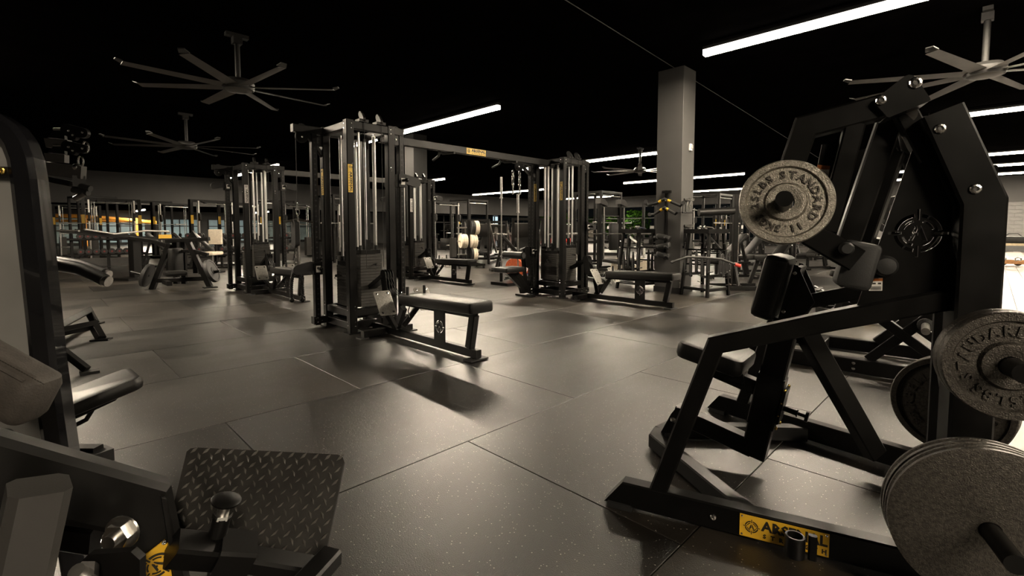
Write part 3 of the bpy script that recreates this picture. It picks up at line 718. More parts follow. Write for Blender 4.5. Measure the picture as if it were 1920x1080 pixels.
# ------------------------------------------------------------------ weight plates
def ring_text(mb, words, R, size, ext, z, bold):
    for (w_, a0, a1) in words:
        for k, c in enumerate(w_):
            a = radians(a0 + (a1-a0)*k/max(1, len(w_)-1))
            M = Matrix.Translation((R*cos(a), R*sin(a), z)) @ Matrix.Rotation(a-pi/2, 4, 'Z')
            mb.raw(text_vf(c, size, ext, 2, 'CENTER', bold), M)
    return mb
_pl = {}
def plate_meshes(kind):
    if kind in _pl: return _pl[kind]
    if kind == '25':
        d = MB().lathe([(.026, .004), (.14, .004), (.14, .0), (.14, .030), (.137, .034), (.118, .034), (.113, .026), (.065, .026), (.060, .031), (.058, .035), (.040, .036), (.030, .033), (.026, .033)], (0, 0, 0), Z, 72, False, True).mesh('disc', 'hammertone')
        t = ring_text(MB(), [('STANDARD', 97, -32), ('11.3KGS', -62, -145), ('25LBS', 188, 122)], .089, .034, .0022, .027, .0012).mesh('lettering', 'iron_dark')
    elif kind == '25dark':
        d = MB().lathe([(.026, .004), (.14, .004), (.14, .030), (.137, .034), (.118, .034), (.113, .026), (.065, .026), (.060, .031), (.058, .035), (.040, .036), (.030, .033), (.026, .033)], (0, 0, 0), Z, 72, False, True).mesh('disc', 'iron_dark')
        t = ring_text(MB(), [('STANDARD', 205, 76), ('11.3KGS', 46, -37), ('25LBS', -66, -132)], .089, .036, .003, .027, .0012).mesh('lettering', 'iron_dark')
    elif kind == '45':
        d = MB().lathe([(.026, .006), (.225, .006), (.225, .040), (.221, .044), (.200, .044), (.193, .030), (.080, .030), (.075, .042), (.035, .044), (.026, .040)], (0, 0, 0), Z, 80, False, True).mesh('disc', 'iron_dark')
        t = ring_text(MB(), [('BARBELL', 220, 130), ('STANDARD', 60, -70), ('45LBS', -100, -150)], .150, .05, .004, .030, .0015).mesh('lettering', 'iron_dark')
    elif kind == '45back':
        d = MB().lathe([(.026, .0), (.205, .0), (.206, .004), (.225, .004), (.225, .012), (.219, .018), (.219, .024), (.225, .028), (.225, .040), (.20, .044), (.026, .044)], (0, 0, 0), Z, 80, False, True).mesh('disc', 'iron_dark'); t = None
    else:
        d = MB().lathe([(.026, .0), (.223, .0), (.225, .004), (.225, .058), (.221, .062), (.19, .062), (.185, .055), (.07, .055), (.065, .062), (.026, .062)], (0, 0, 0), Z, 40, False, True).mesh('disc', kind); t = None
    _pl[kind] = (d, t); return _pl[kind]
def weight_plate(kind, c, nrm, label, up=Z, flip=False, group=None, scale=1):
    d, t = plate_meshes(kind); nrm = V(nrm).normalized(); up = V(up)
    x = up.cross(nrm).normalized(); M = frame(V(c), x, nrm.cross(x))
    o = bpy.data.objects.new('weight_plate', None); COL.objects.link(o); o.matrix_world = M @ Matrix.Scale(scale, 4); o.empty_display_size = .1
    tag(o, label, 'weight plate', group)
    place(d, 'disc', o)
    if t: place(t, 'lettering', o)
    return o
# ------------------------------------------------------------------ row machine beside the camera
AX = radians(5.2)
Mw = V((2.36, 1.145, 0)); MT = Matrix.Translation(Mw) @ Matrix.Rotation(AX, 4, 'Z'); MI = MT.inverted()
P0 = V((1.67, 1.04, .11)); ud = V((.313, -.95, 0)).normalized(); nd = V((-.95, -.313, 0)).normalized()
ud_l = (MI.to_3x3() @ ud); nd_l = (MI.to_3x3() @ nd)
def S(px, py, n=0.0): return MI @ WP(px, py, P0 + nd*n, nd)
def T(t, z, n=0.0): return MI @ (V((P0.x, P0.y, 0)) + ud*t + nd*n + Z*z)
bx = MT.to_3x3() @ V((1, 0, 0))
def A(px, py, off=0.0): return MI @ WP(px, py, Mw + bx*off, bx)
def G(px, py, z): return MI @ W(px, py, z)
def mir(p): p = V(p); return V((-p.x, p.y, p.z))
def row_machine(label):
    t = thing('row_machine', label, 'gym machine', Mw, AX)
    X = V((1, 0, 0))
    for side in (0, 1):
        m = (lambda p: V(p)) if side == 0 else mir
        n_ = m(nd_l); u_ = m(ud_l)
        q = MB()
        # base rail with sloping nose
        r0, r1 = T(-.03, .062, -.032), T(1.42, .062, -.032)
        MB().rpath([m(r0), m(r1)], .064, .10, n_, .006, n0=(u_*.8 - Z*.62)).obj('base_rail', 'powder_black', t)
        MB().box(m(T(.0, .012, -.03)), (.085, .10, .022), Matrix.Rotation(atan2(u_.y, u_.x)+pi/2, 3, 'Z')).obj('rubber_foot', 'rubber', t)
        bolt(m(T(.355, .062, .001)), n_, t, .012, .009); 
        bolt(m(T(1.05, .062, .001)), n_, t, .012, .009)
        # upright and long side beam
        fr = [S(1233, 922, -.032), S(1342, 645, -.032), S(1560, 600, -.032), S(1797, 556, -.032)]
        MB().rpath([m(p) for p in fr], .06, .066, n_, .006).obj('side_frame', 'powder_black', t)
        # rear post with raked head
        k1 = S(1833, 379, -.01); kb = V((k1.x, k1.y, .0)); kt = S(1757, 213, -.01)
        MB().rpath([m(kt), m(k1), m(kb)], .105, .105, n_, .007).obj('rear_post', 'powder_black', t)
        bb = lambda px, py: m(S(px, py, .0435))
        bolt(bb(1763, 241), n_, t, .015, .010); bolt(bb(1829, 354), n_, t, .015, .010)
        # cut-out side panel
        O = S(1720, 437, -.035); fx = -ud_l if False else ud_l; F = frame(O, fx, Z)
        def loc(px, py): p = F.inverted() @ S(px, py, -.035); return (p.x, p.y)
        R = (V(loc(1766, 437))-V(loc(1674, 437))).length/2
        lo = [loc(1731, 222), loc(1606, 574), loc(1800, 548), loc(1806, 388)]
        vf = outline_vf([lo] + logo_loops(0, 0, R), .004)
        vv = [m(F @ V(p)) for p in vf[0]]; MB().add(vv, vf[1]).obj('logo_panel', 'powder_black', t)
        # bump stop, label, rubber buffer
        c = m(S(1657, 498, -.03)); MB().lathe([(.034, 0), (.034, .028), (.026, .040), (.008, .043)], c, n_, 20, True, True).obj('bump_stop', 'rubber', t)
        a = S(1642, 533, -.029)
        if side == 0:
            lw = MB().prism([S(x, y, -.0305) for x, y in ((1629, 545), (1654, 545), (1655, 521), (1630, 521))], nd_l*.0012).obj('warning_label', 'label_white', t)
            MB().prism([S(x, y, -.0290) for x, y in ((1630, 527), (1655, 527), (1655, 522), (1630, 522))], nd_l*.0006).obj('warning_band', 'label_orange', lw)
            g = MB()
            for k in range(5): g.prism([S(x, y, -.0290) for x, y in ((1632, 538+1.4*k), (1652, 538+1.4*k), (1652, 537.2+1.4*k), (1632, 537.2+1.4*k))], nd_l*.0005)
            for sx in (1636, 1646): g.prism([S(x, y, -.0290) for x, y in ((sx, 533), (sx+6, 533), (sx+6, 530), (sx, 530))], nd_l*.0005)
            g.obj('warning_print', 'print_black', lw)
        bu = S(1606, 497, -.02); e = (S(1632, 470, -.02)-S(1612, 535, -.02)).normalized()
        Rb = Matrix((m(e.cross(nd_l)), m(e), n_)).transposed()
        MB().rbox(m(bu), (.10, .155, .085), .018, Rb, 3, .012).obj('rubber_buffer', 'rubber', t)
        # swing arm
        an = .012
        arm = [S(1690, 192, an), S(1509, 240, an), S(1452, 405, an)]
        MB().rpath([m(p) for p in arm], .07, .075, n_, .006).obj('swing_arm', 'powder_black', t)
        MB().rpath([m(S(1602, 234, an)), m(S(1549, 432, an))], .062, .055, n_, .005).obj('arm_strut', 'powder_black', t)
        MB().rpath([m(S(1440, 395, an)), m(S(1604, 488, an))], .07, .078, n_, .006).obj('arm_foot', 'powder_black', t)
        MB().lathe([(.021, 0), (.021, .020), (.015, .030)], m(S(1586, 466, an+.035)), n_, 16, True, True).obj('arm_stop', 'rubber', t)
        # pivot cover: rounded sheet with two bolts
        pc = [S(x, y, an+.052) for x, y in ((1641, 195), (1645, 184), (1652, 177), (1696, 143), (1704, 140), (1712, 141), (1719, 147), (1743, 182), (1745, 187), (1742, 190), (1672, 218), (1668, 220), (1663, 219), (1661, 216))]
        MB().prism([m(p) for p in pc], -n_*.105).obj('pivot_cover', 'powder_black', t)
        bolt(m(S(1717, 155, an+.053)), n_, t, .017, .011); bolt(m(S(1652, 188, an+.053)), n_, t, .015, .010)
        # pivot stem and rear brace
        MB().rpath([m(S(1690, 200, -.045)), m(S(1742, 300, -.045))], .05, .06, n_, .005).obj('pivot_brace', 'powder_black', t)
        MB().cyl(m(S(1700, 214, -.02)), m(S(1700, 214, -.16)), .028, 16).obj('pivot_shaft', 'steel', t)
        MB().rpath([m(S(1668, 226, -.10)), m(S(1580, 480, -.10))], .05, .07, n_, .005).obj('inner_arm', 'powder_black', t)
        if side == 1:
            w2 = [m(S(x, y, -.05)) for x, y in ((1600, 250), (1500, 250), (1480, 420), (1570, 440))]
            MB().prism(w2, -n_*.006).obj('arm_web', 'powder_black', t)
        # arm sleeve for the disc
        p = S(1466, 388, an+.03); MB().cyl(m(p), m(p+nd_l*.135+Z*.02), .0255, 22).obj('arm_sleeve', 'powder_black', t)
        # storage sleeves on the rear post
        for (zz, ln) in ((.80, .34), (.33, .36)):
            tt = MI @ V((0, 0, 0)); b0 = V((k1.x, k1.y, zz)); MB().cyl(m(b0), m(b0+nd_l*ln), .0245, 22).obj('storage_sleeve', 'powder_black', t)
        # diagonal front foot
        g0 = G(1219, 834, .045); g1 = T(.50, .045, -.06)
        g0.x = min(g0.x, -.05)
        MB().rpath([m(V((-.0, g0.y+.01, .045))), m(V((-.09, g0.y-.005, .045))), m(g1)], .075, .07, Z, .006).obj('front_foot', 'powder_black', t)
    # web plate inside the near swing arm with its warning label
    MB().prism([S(x, y, -.022) for x, y in ((1541, 271), (1586, 256), (1548, 400), (1516, 400))], -nd_l*.006).obj('arm_web', 'powder_black', t)
    wl = MB().prism([S(x, y, -.0215) for x, y in ((1533, 309), (1557, 311), (1550, 346), (1526, 346))], nd_l*.001).obj('warning_label', 'label_white', t)
    MB().prism([S(x, y, -.0203) for x, y in ((1533, 309), (1557, 311), (1555.5, 318), (1531.5, 317))], nd_l*.0006).obj('warning_band', 'label_orange', wl)
    g = MB()
    for k in range(7): g.prism([S(x-k*.75, y+k*3.6, -.0203) for x, y in ((1533, 321), (1552, 322), (1551.7, 323.4), (1532.7, 322.4))], nd_l*.0005)
    g.obj('warning_print', 'label_grey', wl)
    # name plate on the near rail
    a, b = S(1387, 976, .001), S(1555, 1012, .001); o = (a+b)/2; o.z = .062
    ln = (V((b.x, b.y, 0))-V((a.x, a.y, 0))).length
    n_pl = label_plate(t, o, ud_l, Z, ln, .082, 'yellow', 'nameplate', th=.002)
    for sx in (-1, 1):
        for sz in (-1, 1): bolt(o + ud_l*(sx*(ln/2-.008)) + Z*(sz*.034) + nd_l*.002, nd_l, n_pl, .004, .003)
    # storage ring for handles
    c = S(1490, 1022, .05); c.z = max(c.z, .05)
    mb = MB().lathe([(.032, -.035), (.032, .03), (.030, .035), (.024, .035), (.023, .03), (.023, -.035), (.032, -.035)], c, Z, 24, False, True)
    mb.bar(c - nd_l*.03, c - nd_l*.055, .035, .04, ud_l); mb.obj('holder_ring', 'powder_black', t)
    MB().bar(c + ud_l*.052 - Z*.035 + nd_l*.0, c + ud_l*.052 + Z*.05, .02, .026, nd_l).obj('holder_tab', 'powder_black', t)
    # seat post, sleeve, seat
    s0, s1 = A(1413, 852), A(1476, 598)
    MB().rpath([s0, s1], .075, .105, X, .006).obj('seat_post', 'powder_black', t)
    f = lambda k: s0 + (s1-s0)*k
    MB().rpath([f(.235), f(.60)], .086, .114, X, .005).obj('seat_sleeve', 'powder_black', t)
    e = (s1-s0).normalized(); bk = e.cross(X)
    if bk.y > 0: bk = -bk
    for k in (.27, .36, .45, .54):
        for sx in (-1, 1): bolt(f(k) + X*(sx*.042) + bk*.062 , bk, t, .009, .014, 'brass')
    MB().box(f(.42)+bk*.066, (.10, .012, .16), Matrix((X, bk, X.cross(bk))).transposed()).obj('clamp_plate', 'powder_black', t)
    pp = f(.40)+bk*.07; mb = MB().cyl(pp, pp+bk*.055, .013, 12); mb.cyl(pp+bk*.055, pp+bk*.06, .018, 12); mb.cyl(pp+bk*.06, pp+bk*.09, .008, 12); mb.cyl(pp+bk*.09, pp+bk*.102, .024, 14); mb.obj('pop_pin', 'powder_black', t)
    sa, sb = A(1425, 728), A(1335, 690)
    MB().rpath([sa, sb], .06, .07, X, .005).obj('seat_arm', 'powder_black', t)
    c0, c1 = A(1300, 648), A(1388, 678); cc = (c0+c1)/2; e1 = (c1-c0).normalized(); e1.x = 0
    Rs = Matrix((X, -e1.normalized(), X.cross(-e1.normalized()))).transposed()
    MB().rbox(cc, (.30, .31, .085), .045, Rs, 5, .022).obj('seat_pad', 'vinyl', t)
    MB().prism([A(1296, 665, -.04), A(1318, 700, -.04), A(1395, 722, -.04), A(1392, 690, -.04)], (.08, 0, 0)).obj('seat_bracket', 'powder_black', t)
    # foot beam
    b0, b1 = A(1268, 772), A(1412, 838)
    MB().rpath([b0, b1], .075, .085, X, .006).obj('foot_beam', 'powder_black', t)
    MB().prism([A(1238, 812, -.055), A(1258, 776, -.055), A(1268, 764, -.055), A(1284, 768, -.055), A(1272, 812, -.055)], (.012, 0, 0)).obj('foot_bracket', 'powder_black', t)
    MB().prism([A(1238, 812, .043), A(1258, 776, .043), A(1268, 764, .043), A(1284, 768, .043), A(1272, 812, .043)], (.012, 0, 0)).obj('foot_bracket', 'powder_black', t)
    bolt(A(1262, 787, -.056), (-1, 0, 0), t, .015, .012)
    # chest pad on its plate
    c0, c1 = A(1470, 485), A(1440, 588)
    e1 = (c0-c1).normalized(); cc = (c0+c1)/2; fw = e1.cross(X)
    if fw.y < 0: fw = -fw
    Rp = Matrix((X, e1, fw if True else -fw)).transposed()
    if Rp.determinant() < 0: Rp = Matrix((-X, e1, fw)).transposed()
    hgt = (c0-c1).length+.03
    MB().rbox(cc + fw*.01, (.22, hgt, .10), .035, Rp, 5, .025).obj('chest_pad', 'vinyl', t)
    q = cc - fw*.055
    for sx in (-1, 1):
        MB().prism([q+X*(sx*.07)+e1*(hgt*.42), q+X*(sx*.07)-e1*(hgt*.45), q+X*(sx*.07)-e1*(hgt*.45)-fw*.07, q+X*(sx*.07)-e1*(hgt*.05)-fw*.115, q+X*(sx*.07)+e1*(hgt*.42)-fw*.015], X*(-sx*.012)).obj('pad_plate', 'powder_black', t)
        bolt(q+X*(sx*.071)+e1*(hgt*.30)-fw*.012, X*sx, t, .009, .006); bolt(q+X*(sx*.071)-e1*(hgt*.30)-fw*.012, X*sx, t, .009, .006)
    MB().box(q-fw*.02, (.14, hgt*.8, .02), Rp).obj('pad_backing', 'powder_black', t)
    MB().rpath([s1-e*.05, q-e1*(hgt*.40)-fw*.06], .06, .07, X, .005).obj('pad_post', 'powder_black', t)
    MB().rpath([A(1498, 568), A(1650, 540)], .055, .06, X, .005).obj('pad_stay', 'powder_black', t)
    # long diagonal strut to the far rail, cross members, centre spine
    rr = mir(T(.86, .09, -.07))
    MB().rpath([A(1508, 618), G(1640, 850, .10)], .06, .085, None, .005).obj('diagonal_strut', 'powder_black', t)
    kx_ = S(1833, 379, -.01)
    for z in (.06, .55, 1.30): MB().rpath([(kx_.x, kx_.y, z), (-kx_.x, kx_.y, z)], .08, .08, Z, .006).obj('cross_member', 'powder_black', t)
    tp = S(1700, 214, -.12); MB().cyl(tp, mir(tp), .03, 16).obj('pivot_shaft', 'powder_black', t)
    MB().rpath([(0, kx_.y, 1.30), A(1650, 545), (0, kx_.y+.02, .55)][:2], .07, .07, X, .005).obj('spine', 'powder_black', t)
    return t
rm = row_machine('black plate loaded row machine with cut out sight logo panel and yellow nameplate')
MT3 = MT.to_3x3(); ndw = nd
pc = MT @ S(1472, 381, .055)
weight_plate('25', pc, ndw + Z*.10 + V((.02, 0, 0)), 'pale hammertone 25 pound plate on the swing arm of the row machine')
k1w = MT @ S(1833, 379, -.01)
for i, n in enumerate((.20, .238)):
    weight_plate('25dark', V((k1w.x, k1w.y, .80)) + nd*n, nd, ['dark 25 pound plate on the upper storage sleeve, inner of the pair', 'dark 25 pound plate on the upper storage sleeve, outer of the pair'][i])
for i, n in enumerate((.17, .122)):
    weight_plate('45back', V((k1w.x, k1w.y, .33)) + nd*n, nd, ['large plain iron plate back side out on the low storage sleeve', 'large iron plate behind the plain one on the low storage sleeve'][i])
k2 = MT @ mir(S(1833, 379, -.01)); nf = MT3 @ mir(nd_l)
for i, n in enumerate((.12, .17)):
    weight_plate('45', V((k2.x, k2.y, .33)) + nf*n, -nf if i == 0 else -nf, ['large iron plate with raised barbell lettering on the far storage sleeve', 'large iron plate outermost on the far storage sleeve'][i])
# ------------------------------------------------------------------ machines at the camera's other hand
def CV(r, u, d=0): return CR*r + Z*u + f0*d
# glossy curved frame with sheet panels
Lp = WD(53, 300, 1.30); Ln = (CR*sin(radians(-24)) + f0*cos(radians(-24)))
def LP(px, py, off=0.0): return WP(px, py, Lp + Ln*off, Ln)
t = thing('curved_frame_machine', 'glossy black curved frame machine with grey sheet panel beside the brown pad', 'gym machine', V((LP(105, 880).x, LP(105, 880).y, 0)))
Li = Matrix.Translation(-V(t.location))
def LL(px, py, off=0.0): return Li @ LP(px, py, off)
b0 = LL(108, 890, .0); b0g = b0 + (LL(108, 890)-LL(50, 480))*((0-(b0.z))/((LL(108, 890)-LL(50, 480)).z))
path = [V((b0g.x, b0g.y, .0)), LL(79, 693), LL(56, 480), LL(40, 335), LL(33, 296), LL(22, 266), LL(5, 243), LL(-18, 228), LL(-60, 216), LL(-160, 206)]
path = [p + Ln*.045 for p in path]
MB().rpath(path, .09, .056, Ln, .012).obj('curved_tube', 'gloss_black', t)
MB().prism([LL(-160, 345, .05), LL(22, 335, .05), LL(60, 640, .05), LL(84, 850, .05), LL(95, 940, .05), LL(-160, 1000, .05)], Ln*.004).obj('side_panel', 'panel_grey', t)
MB().prism([LL(-160, 250, .05), LL(-10, 252, .05), LL(10, 270, .05), LL(20, 300, .05), LL(20, 318, .05), LL(-160, 318, .05)], Ln*.004).obj('upper_panel', 'panel_grey', t)
MB().prism([LL(-160, 308, .02), LL(30, 313, .02), LL(32, 332, .02), LL(-160, 330, .02)], Ln*.012).obj('panel_clamp', 'powder_black', t)
bolt(LL(4, 320, .019), -Ln, t, .010, .010, 'brass')
capsule(MB(), LL(-6, 818, .03), LL(8, 818, .03), .018, Ln, .02).obj('panel_knob', 'rubber', t)
# brown padded roll of the same neighbour
ang = radians(-30); ex = CR*cos(ang)+Z*sin(ang); ey = f0; ez = ex.cross(ey)
ez = -ez if ez.z < 0 else ez
c = WD(2, 712, 1.0)
t = thing('arm_pad', 'brown grey stitched arm pad on a bracket beside the glossy frame', 'pad', (c.x, c.y, 0)); li = Matrix.Translation(-V(t.location)); c = li @ c
Rm = Matrix((ex, ez.cross(ex), ez)).transposed()
MB().rbox(c - ex*.13, (.46, .085, .115), .026, Rm, 5, .024).obj('cushion', 'vinyl_brown', t)
st = MB(); y0 = -.105
for k in range(70):
    p = c - ex*.13 + ex*(-.2+.0062*k) - (ez.cross(ex))*.026 + ez*.057; st.cyl(p, p+ex*.004, .0012, 4)
st.obj('stitching', 'print_black', t)['kind'] = 'stuff'
MB().rtube([c - ex*.13 + ex*(-.2) - (ez.cross(ex))*.036 + ez*.050, c - ex*.13 + ex*.2 - (ez.cross(ex))*.036 + ez*.050], .004, 6).obj('piping', 'vinyl_brown', t)
MB().bar(c - ex*.33 - ez*.03, V((c.x, c.y, .0)) - CR*.33, .05, .05).obj('pad_post', 'powder_black', t)
# ------------------------------------------------------------------ frame with chequer plate footrest
d0 = .80
Bn = (CR*sin(radians(8)) + f0*cos(radians(8)))
t = thing('footplate_machine', 'black mitred frame machine with chequer plate footrest and yellow nameplate', 'gym machine', (WD(200, 900, d0).x, WD(200, 900, d0).y, 0))
li = Matrix.Translation(-V(t.location))
def B(px, py, d): return li @ WD(px, py, d)
YD = V((0, 1, 0)); PB = WD(290, 950, d0)
def BY(px, py, off=0.0): return li @ WP(px, py, PB + YD*off, YD)
bp = [BY(-140, 842, .041), BY(262, 944, .041), BY(298, 1110, .041)]
bp.append(V((bp[2].x+.01, bp[2].y, .03)))
MB().rpath(bp, .062, .092, YD, .010).obj('main_frame', 'powder_black', t)
fl = [BY(303, 934, -.005), BY(312, 936, -.005), BY(340, 1110, -.005), BY(331, 1110, -.005)]
MB().prism(fl, YD*.09).obj('flange', 'powder_black', t)
fq = B(345, 1160, d0); MB().box(V((bp[3].x, bp[3].y, .02)), (.5, .5, .04), Matrix.Rotation(pi/4, 3, 'Z')).obj('floor_frame', 'powder_black', t)
a, b = B(258, 1062, d0-.058), B(315, 1000, d0-.058)
# nameplate on the upright
F0 = frame(B(296, 1056, d0-.064), CR + Z*.62 , Z - CR*.62); F0 = frame(BY(294, 1060, .004), V((.75, 0, .66)), V((-.66, 0, .75)))
pl = [BY(x, y, .008) for x, y in ((266, 1044), (309, 1011), (313, 1014), (324, 1096), (268, 1096))]
np_ = MB().prism(pl, -YD*.003).obj('nameplate', 'yellow', t)
q = MB()
for lp in logo_loops(0, 0, .021): q.prism([F0 @ V((x, y, .0)) for x, y in lp], -YD*.001)
q.obj('sight_mark', 'print_black', np_); bolt(BY(308, 1017, .004), -YD, np_, .0045, .003)
hx_ = B(214, 1010, d0-.07); MB().cyl(hx_, hx_ + f0*.014, .021, 6).obj('hex_nut', 'chrome', t); MB().cyl(hx_ - f0*.012, hx_, .011, 12).obj('bolt_end', 'steel', t); MB().cyl(hx_ + f0*.014, hx_ + f0*.018, .027, 20).obj('washer', 'steel', t)
MB().cyl(B(216, 1008, d0-.05), B(222, 1002, d0+.05), .018, 12).obj('bolt_shank', 'chrome', t)
bolt(B(93, 1000, d0+.03), -f0, t, .010, .012, 'brass'); hy_ = B(152, 1076, d0-.16); ax_ = (Z*.8 - f0*.6); MB().cyl(hy_ - ax_*.012, hy_, .018, 6).obj('hex_nut', 'chrome', t); MB().cyl(hy_, hy_ + ax_*.012, .010, 12).obj('bolt_end', 'steel', t)
MB().prism([B(120, 1085, d0-.13), B(165, 1040, d0-.13), B(245, 1035, d0-.13), B(262, 1050, d0-.13), B(262, 1120, d0-.13), B(110, 1120, d0-.13)], f0*.012).obj('gusset', 'powder_black', t)
MB().rpath([B(50, 985, d0+.05), B(190, 1005, d0+.05)], .05, .05, f0, .006).obj('inner_rail', 'powder_black', t)
# paler tube leaning across
MB().rpath([B(75, 910, .62), B(16, 1180, .60)], .062, .062, CR*.75-f0*.66, .010).obj('pale_tube', 'grey_frame', t)
# sliding rail, sleeve and pop pin
MB().rpath([B(322, 1028, .80), B(430, 1038, .86)], .05, .046, f0, .005).obj('slide_rail', 'powder_black', t)
MB().rpath([B(404, 1038, .84), B(470, 1042, .87)], .065, .062, f0, .005).obj('slide_sleeve', 'powder_black', t)
MB().rpath([B(440, 1044, .88), B(612, 1072, .96)], .045, .034, f0, .005).obj('footrest_rail', 'powder_black', t)
MB().rpath([B(622, 1042, .94), B(560, 1110, .84)], .045, .035, f0, .005).obj('footrest_arm', 'powder_black', t)
p0, p1 = B(408, 1002, .85), B(424, 938, .85); e = (p1-p0)
pp = MB().cyl(p0, p0+e*.55, .0155, 16); pp.obj('pop_pin_body', 'powder_black', t)
MB().cyl(p0+e*.52, p0+e*.64, .0165, 6).obj('pop_pin_nut', 'chrome', t)
MB().cyl(p0+e*.62, p0+e*.95, .010, 14).obj('pop_pin_stem', 'steel', t)
MB().lathe([(.012, 0), (.024, .003), (.025, .007), (.020, .010)], p0+e*.92, e, 20, True, True).obj('pop_pin_knob', 'powder_black', t)
# chequer plate
TL, TR, BR_, BL = B(352, 838, 1.14), B(648, 853, 1.14), B(607, 1056, .99), B(305, 1030, .99)
ux = (TR-TL); uy = (TL-BL); nrm = ux.cross(uy).normalized()
if nrm.dot(f0) > 0: nrm = -nrm
def Q(a, b): return BL + (BR_-BL)*a*(1-b) + uy*b + (TR-TL)*a*b
cor = [Q(.03, 0), Q(.97, 0), Q(1, .04), Q(1, .93), Q(.985, .975), Q(.95, 1), Q(.06, 1), Q(.02, .985), Q(0, .95), Q(0, .05)]
pl = MB().prism([p - nrm*.008 for p in cor], nrm*.008).obj('chequer_plate', 'chequer', t)
tr = MB(); nx, ny = 13, 8
for i in range(nx):
    for j in range(ny*2):
        a, b = (i+.35+(.5 if j % 2 else 0))/nx - .02, (j+.5)/(ny*2)
        if a > .985 or a < .012: continue
        c = Q(a, b); d = (ux.normalized()*(.82 if j % 2 else -.45) + uy.normalized()*(.8 if j % 2 else 1)).normalized(); s_ = d.cross(nrm)
        L_, W_, H_ = .0105, .0040, .0036
        vs = [c-d*L_, c-s_*W_, c+d*L_, c+s_*W_, c-d*L_*.5+nrm*H_, c+d*L_*.5+nrm*H_]
        tr.add(vs, [(0, 1, 4), (1, 5, 4), (1, 2, 5), (2, 3, 5), (3, 4, 5), (3, 0, 4)], True)
tr.obj('raised_tread', 'tread_metal', pl)['kind'] = 'stuff'
bolt(B(597, 1050, .985), -f0, t, .007, .006)
# ------------------------------------------------------------------ bench seat behind the glossy frame
d = 2.30; c = WD(204, 742, d)
t = thing('adjustable_bench', 'black adjustable bench with contoured seat and bent lever behind glossy frame', 'bench', (c.x, c.y, 0)); li = Matrix.Translation(-V(t.location)); c = li @ c
ex = (CR*.93 - f0*.10 + Z*.22).normalized(); ey = (Z.cross(ex)).normalized(); ez = ex.cross(ey)
Rm = Matrix((ex, ey, ez)).transposed()
NL = li @ WD(146, 752, 2.2)
ex = (CR*.66 + f0*.75 + Z*.26).normalized(); ey = (f0*.66 - CR*.75).normalized(); ez = ex.cross(ey); Rm = Matrix((ex, ey, ez)).transposed()
lx, ly = .46, .28; c = NL + ex*.025 + ey*(ly/2) - ez*.035
MB().rbox(c, (lx, ly, .07), .05, Rm, 6, .026).obj('seat_pad', 'vinyl', t)
MB().rpath([c - ex*.26 - ez*.065, c + ex*.10 - ez*.045, c + ex*.18 - ez*.0], .12, .03, ey, .005).obj('seat_plate', 'powder_black', t)
MB().rtube([c - ex*.12 - ez*.12, c - ex*.02 - ez*.11, c + ex*.05 - ez*.04-CR*0, c + ex*.16 - ez*.055], .011, 8).obj('lever', 'powder_black', t)
MB().prism([c - ex*.24 - ez*.05 - ey*.03, c - ex*.07 - ez*.06 - ey*.03, c - ex*.12 - Z*.22 - ey*.03, c - ex*.22 - Z*.24 - ey*.03], ey*.06).obj('seat_bracket', 'powder_black', t)
bolt(c - ex*.17 - ez*.10 - ey*.031, -ey, t, .010, .008)
MB().rpath([c - ex*.18 - Z*.2, V((c.x, c.y, .06)) + CR*(-.20)], .06, .07, ey, .005).obj('bench_post', 'powder_black', t)
g = li @ W(186, 866, .0); g2 = li @ W(120, 700, 0)
MB().rpath([V((c.x, c.y, .05)) - CR*.35, V((g.x, g.y, .05))], .06, .06, Z, .005).obj('floor_rail', 'powder_black', t)
MB().box(V((g.x, g.y, .03)), (.09, .09, .06), Matrix.Rotation(.3, 3, 'Z')).obj('foot', 'rubber', t)
g = li @ W(168, 700, .0); MB().rpath([V((g.x, g.y, .03)) - CR*.02, V((g.x, g.y, .22)) - CR*.25 + f0*.0], .05, .05, None, .005).obj('stay', 'powder_black', t)
MB().box(V((g.x, g.y, .01)), (.12, .08, .02)).obj('foot', 'rubber', t)
# ------------------------------------------------------------------ pulley station beyond
d = 4.5; c = WD(70, 600, d)
t = thing('pulley_station', 'cable station with two swivel pulley arms and carabiners behind the glossy frame', 'cable machine', (c.x, c.y, 0)); li = Matrix.Translation(-V(t.location))
def K(px, py, dd=d): return li @ WD(px, py, dd)
pz = K(62, 400); MB().rpath([V((pz.x, pz.y, 0)), V((pz.x, pz.y, 1.82))], .10, .10, None, .008).obj('post', 'powder_black', t)
for (yy, sc) in ((262, 1.0), (290, .88)):
    w_ = 44*sc
    MB().prism([K(82, yy-3, d), K(82+w_, yy, d), K(82+w_, yy+17*sc, d), K(86, yy+14*sc, d)], f0*.05).obj('clamp_plate', 'grey_frame', t)
    MB().prism([K(88, yy-4, d), K(102, yy-20*sc, d), K(120, yy-22*sc, d), K(121, yy-1, d)], f0*.03).obj('swivel_gusset', 'powder_black', t)
    MB().cyl(K(101, yy-20*sc), K(119, yy-20*sc), .013, 10).obj('swivel_pin', 'steel', t)
    capsule(MB(), K(127, yy-18*sc), K(158, yy-12*sc), .055*sc, f0, .035, .045*sc).obj('pulley_cheek', 'powder_black', t)
    capsule(MB(), K(130, yy-17*sc), K(140, yy-5*sc), .05*sc, f0, .04, .03*sc).obj('pulley_arm', 'powder_black', t)
    for bx_, by_ in ((132, -16), (140, -8), (158, -13)): bolt(K(bx_, yy+by_*sc) - f0*.02, -f0, t, .012, .008)
    cbn = MB(); carabiner(cbn, K(160-2*(1-sc)*40, yy+3*sc), .10, CR, .007); cbn.obj('carabiner', 'chrome', t)
MB().rpath([K(60, 312), K(157, 324)], .06, .12, f0, .005).obj('arm', 'grey_frame', t)
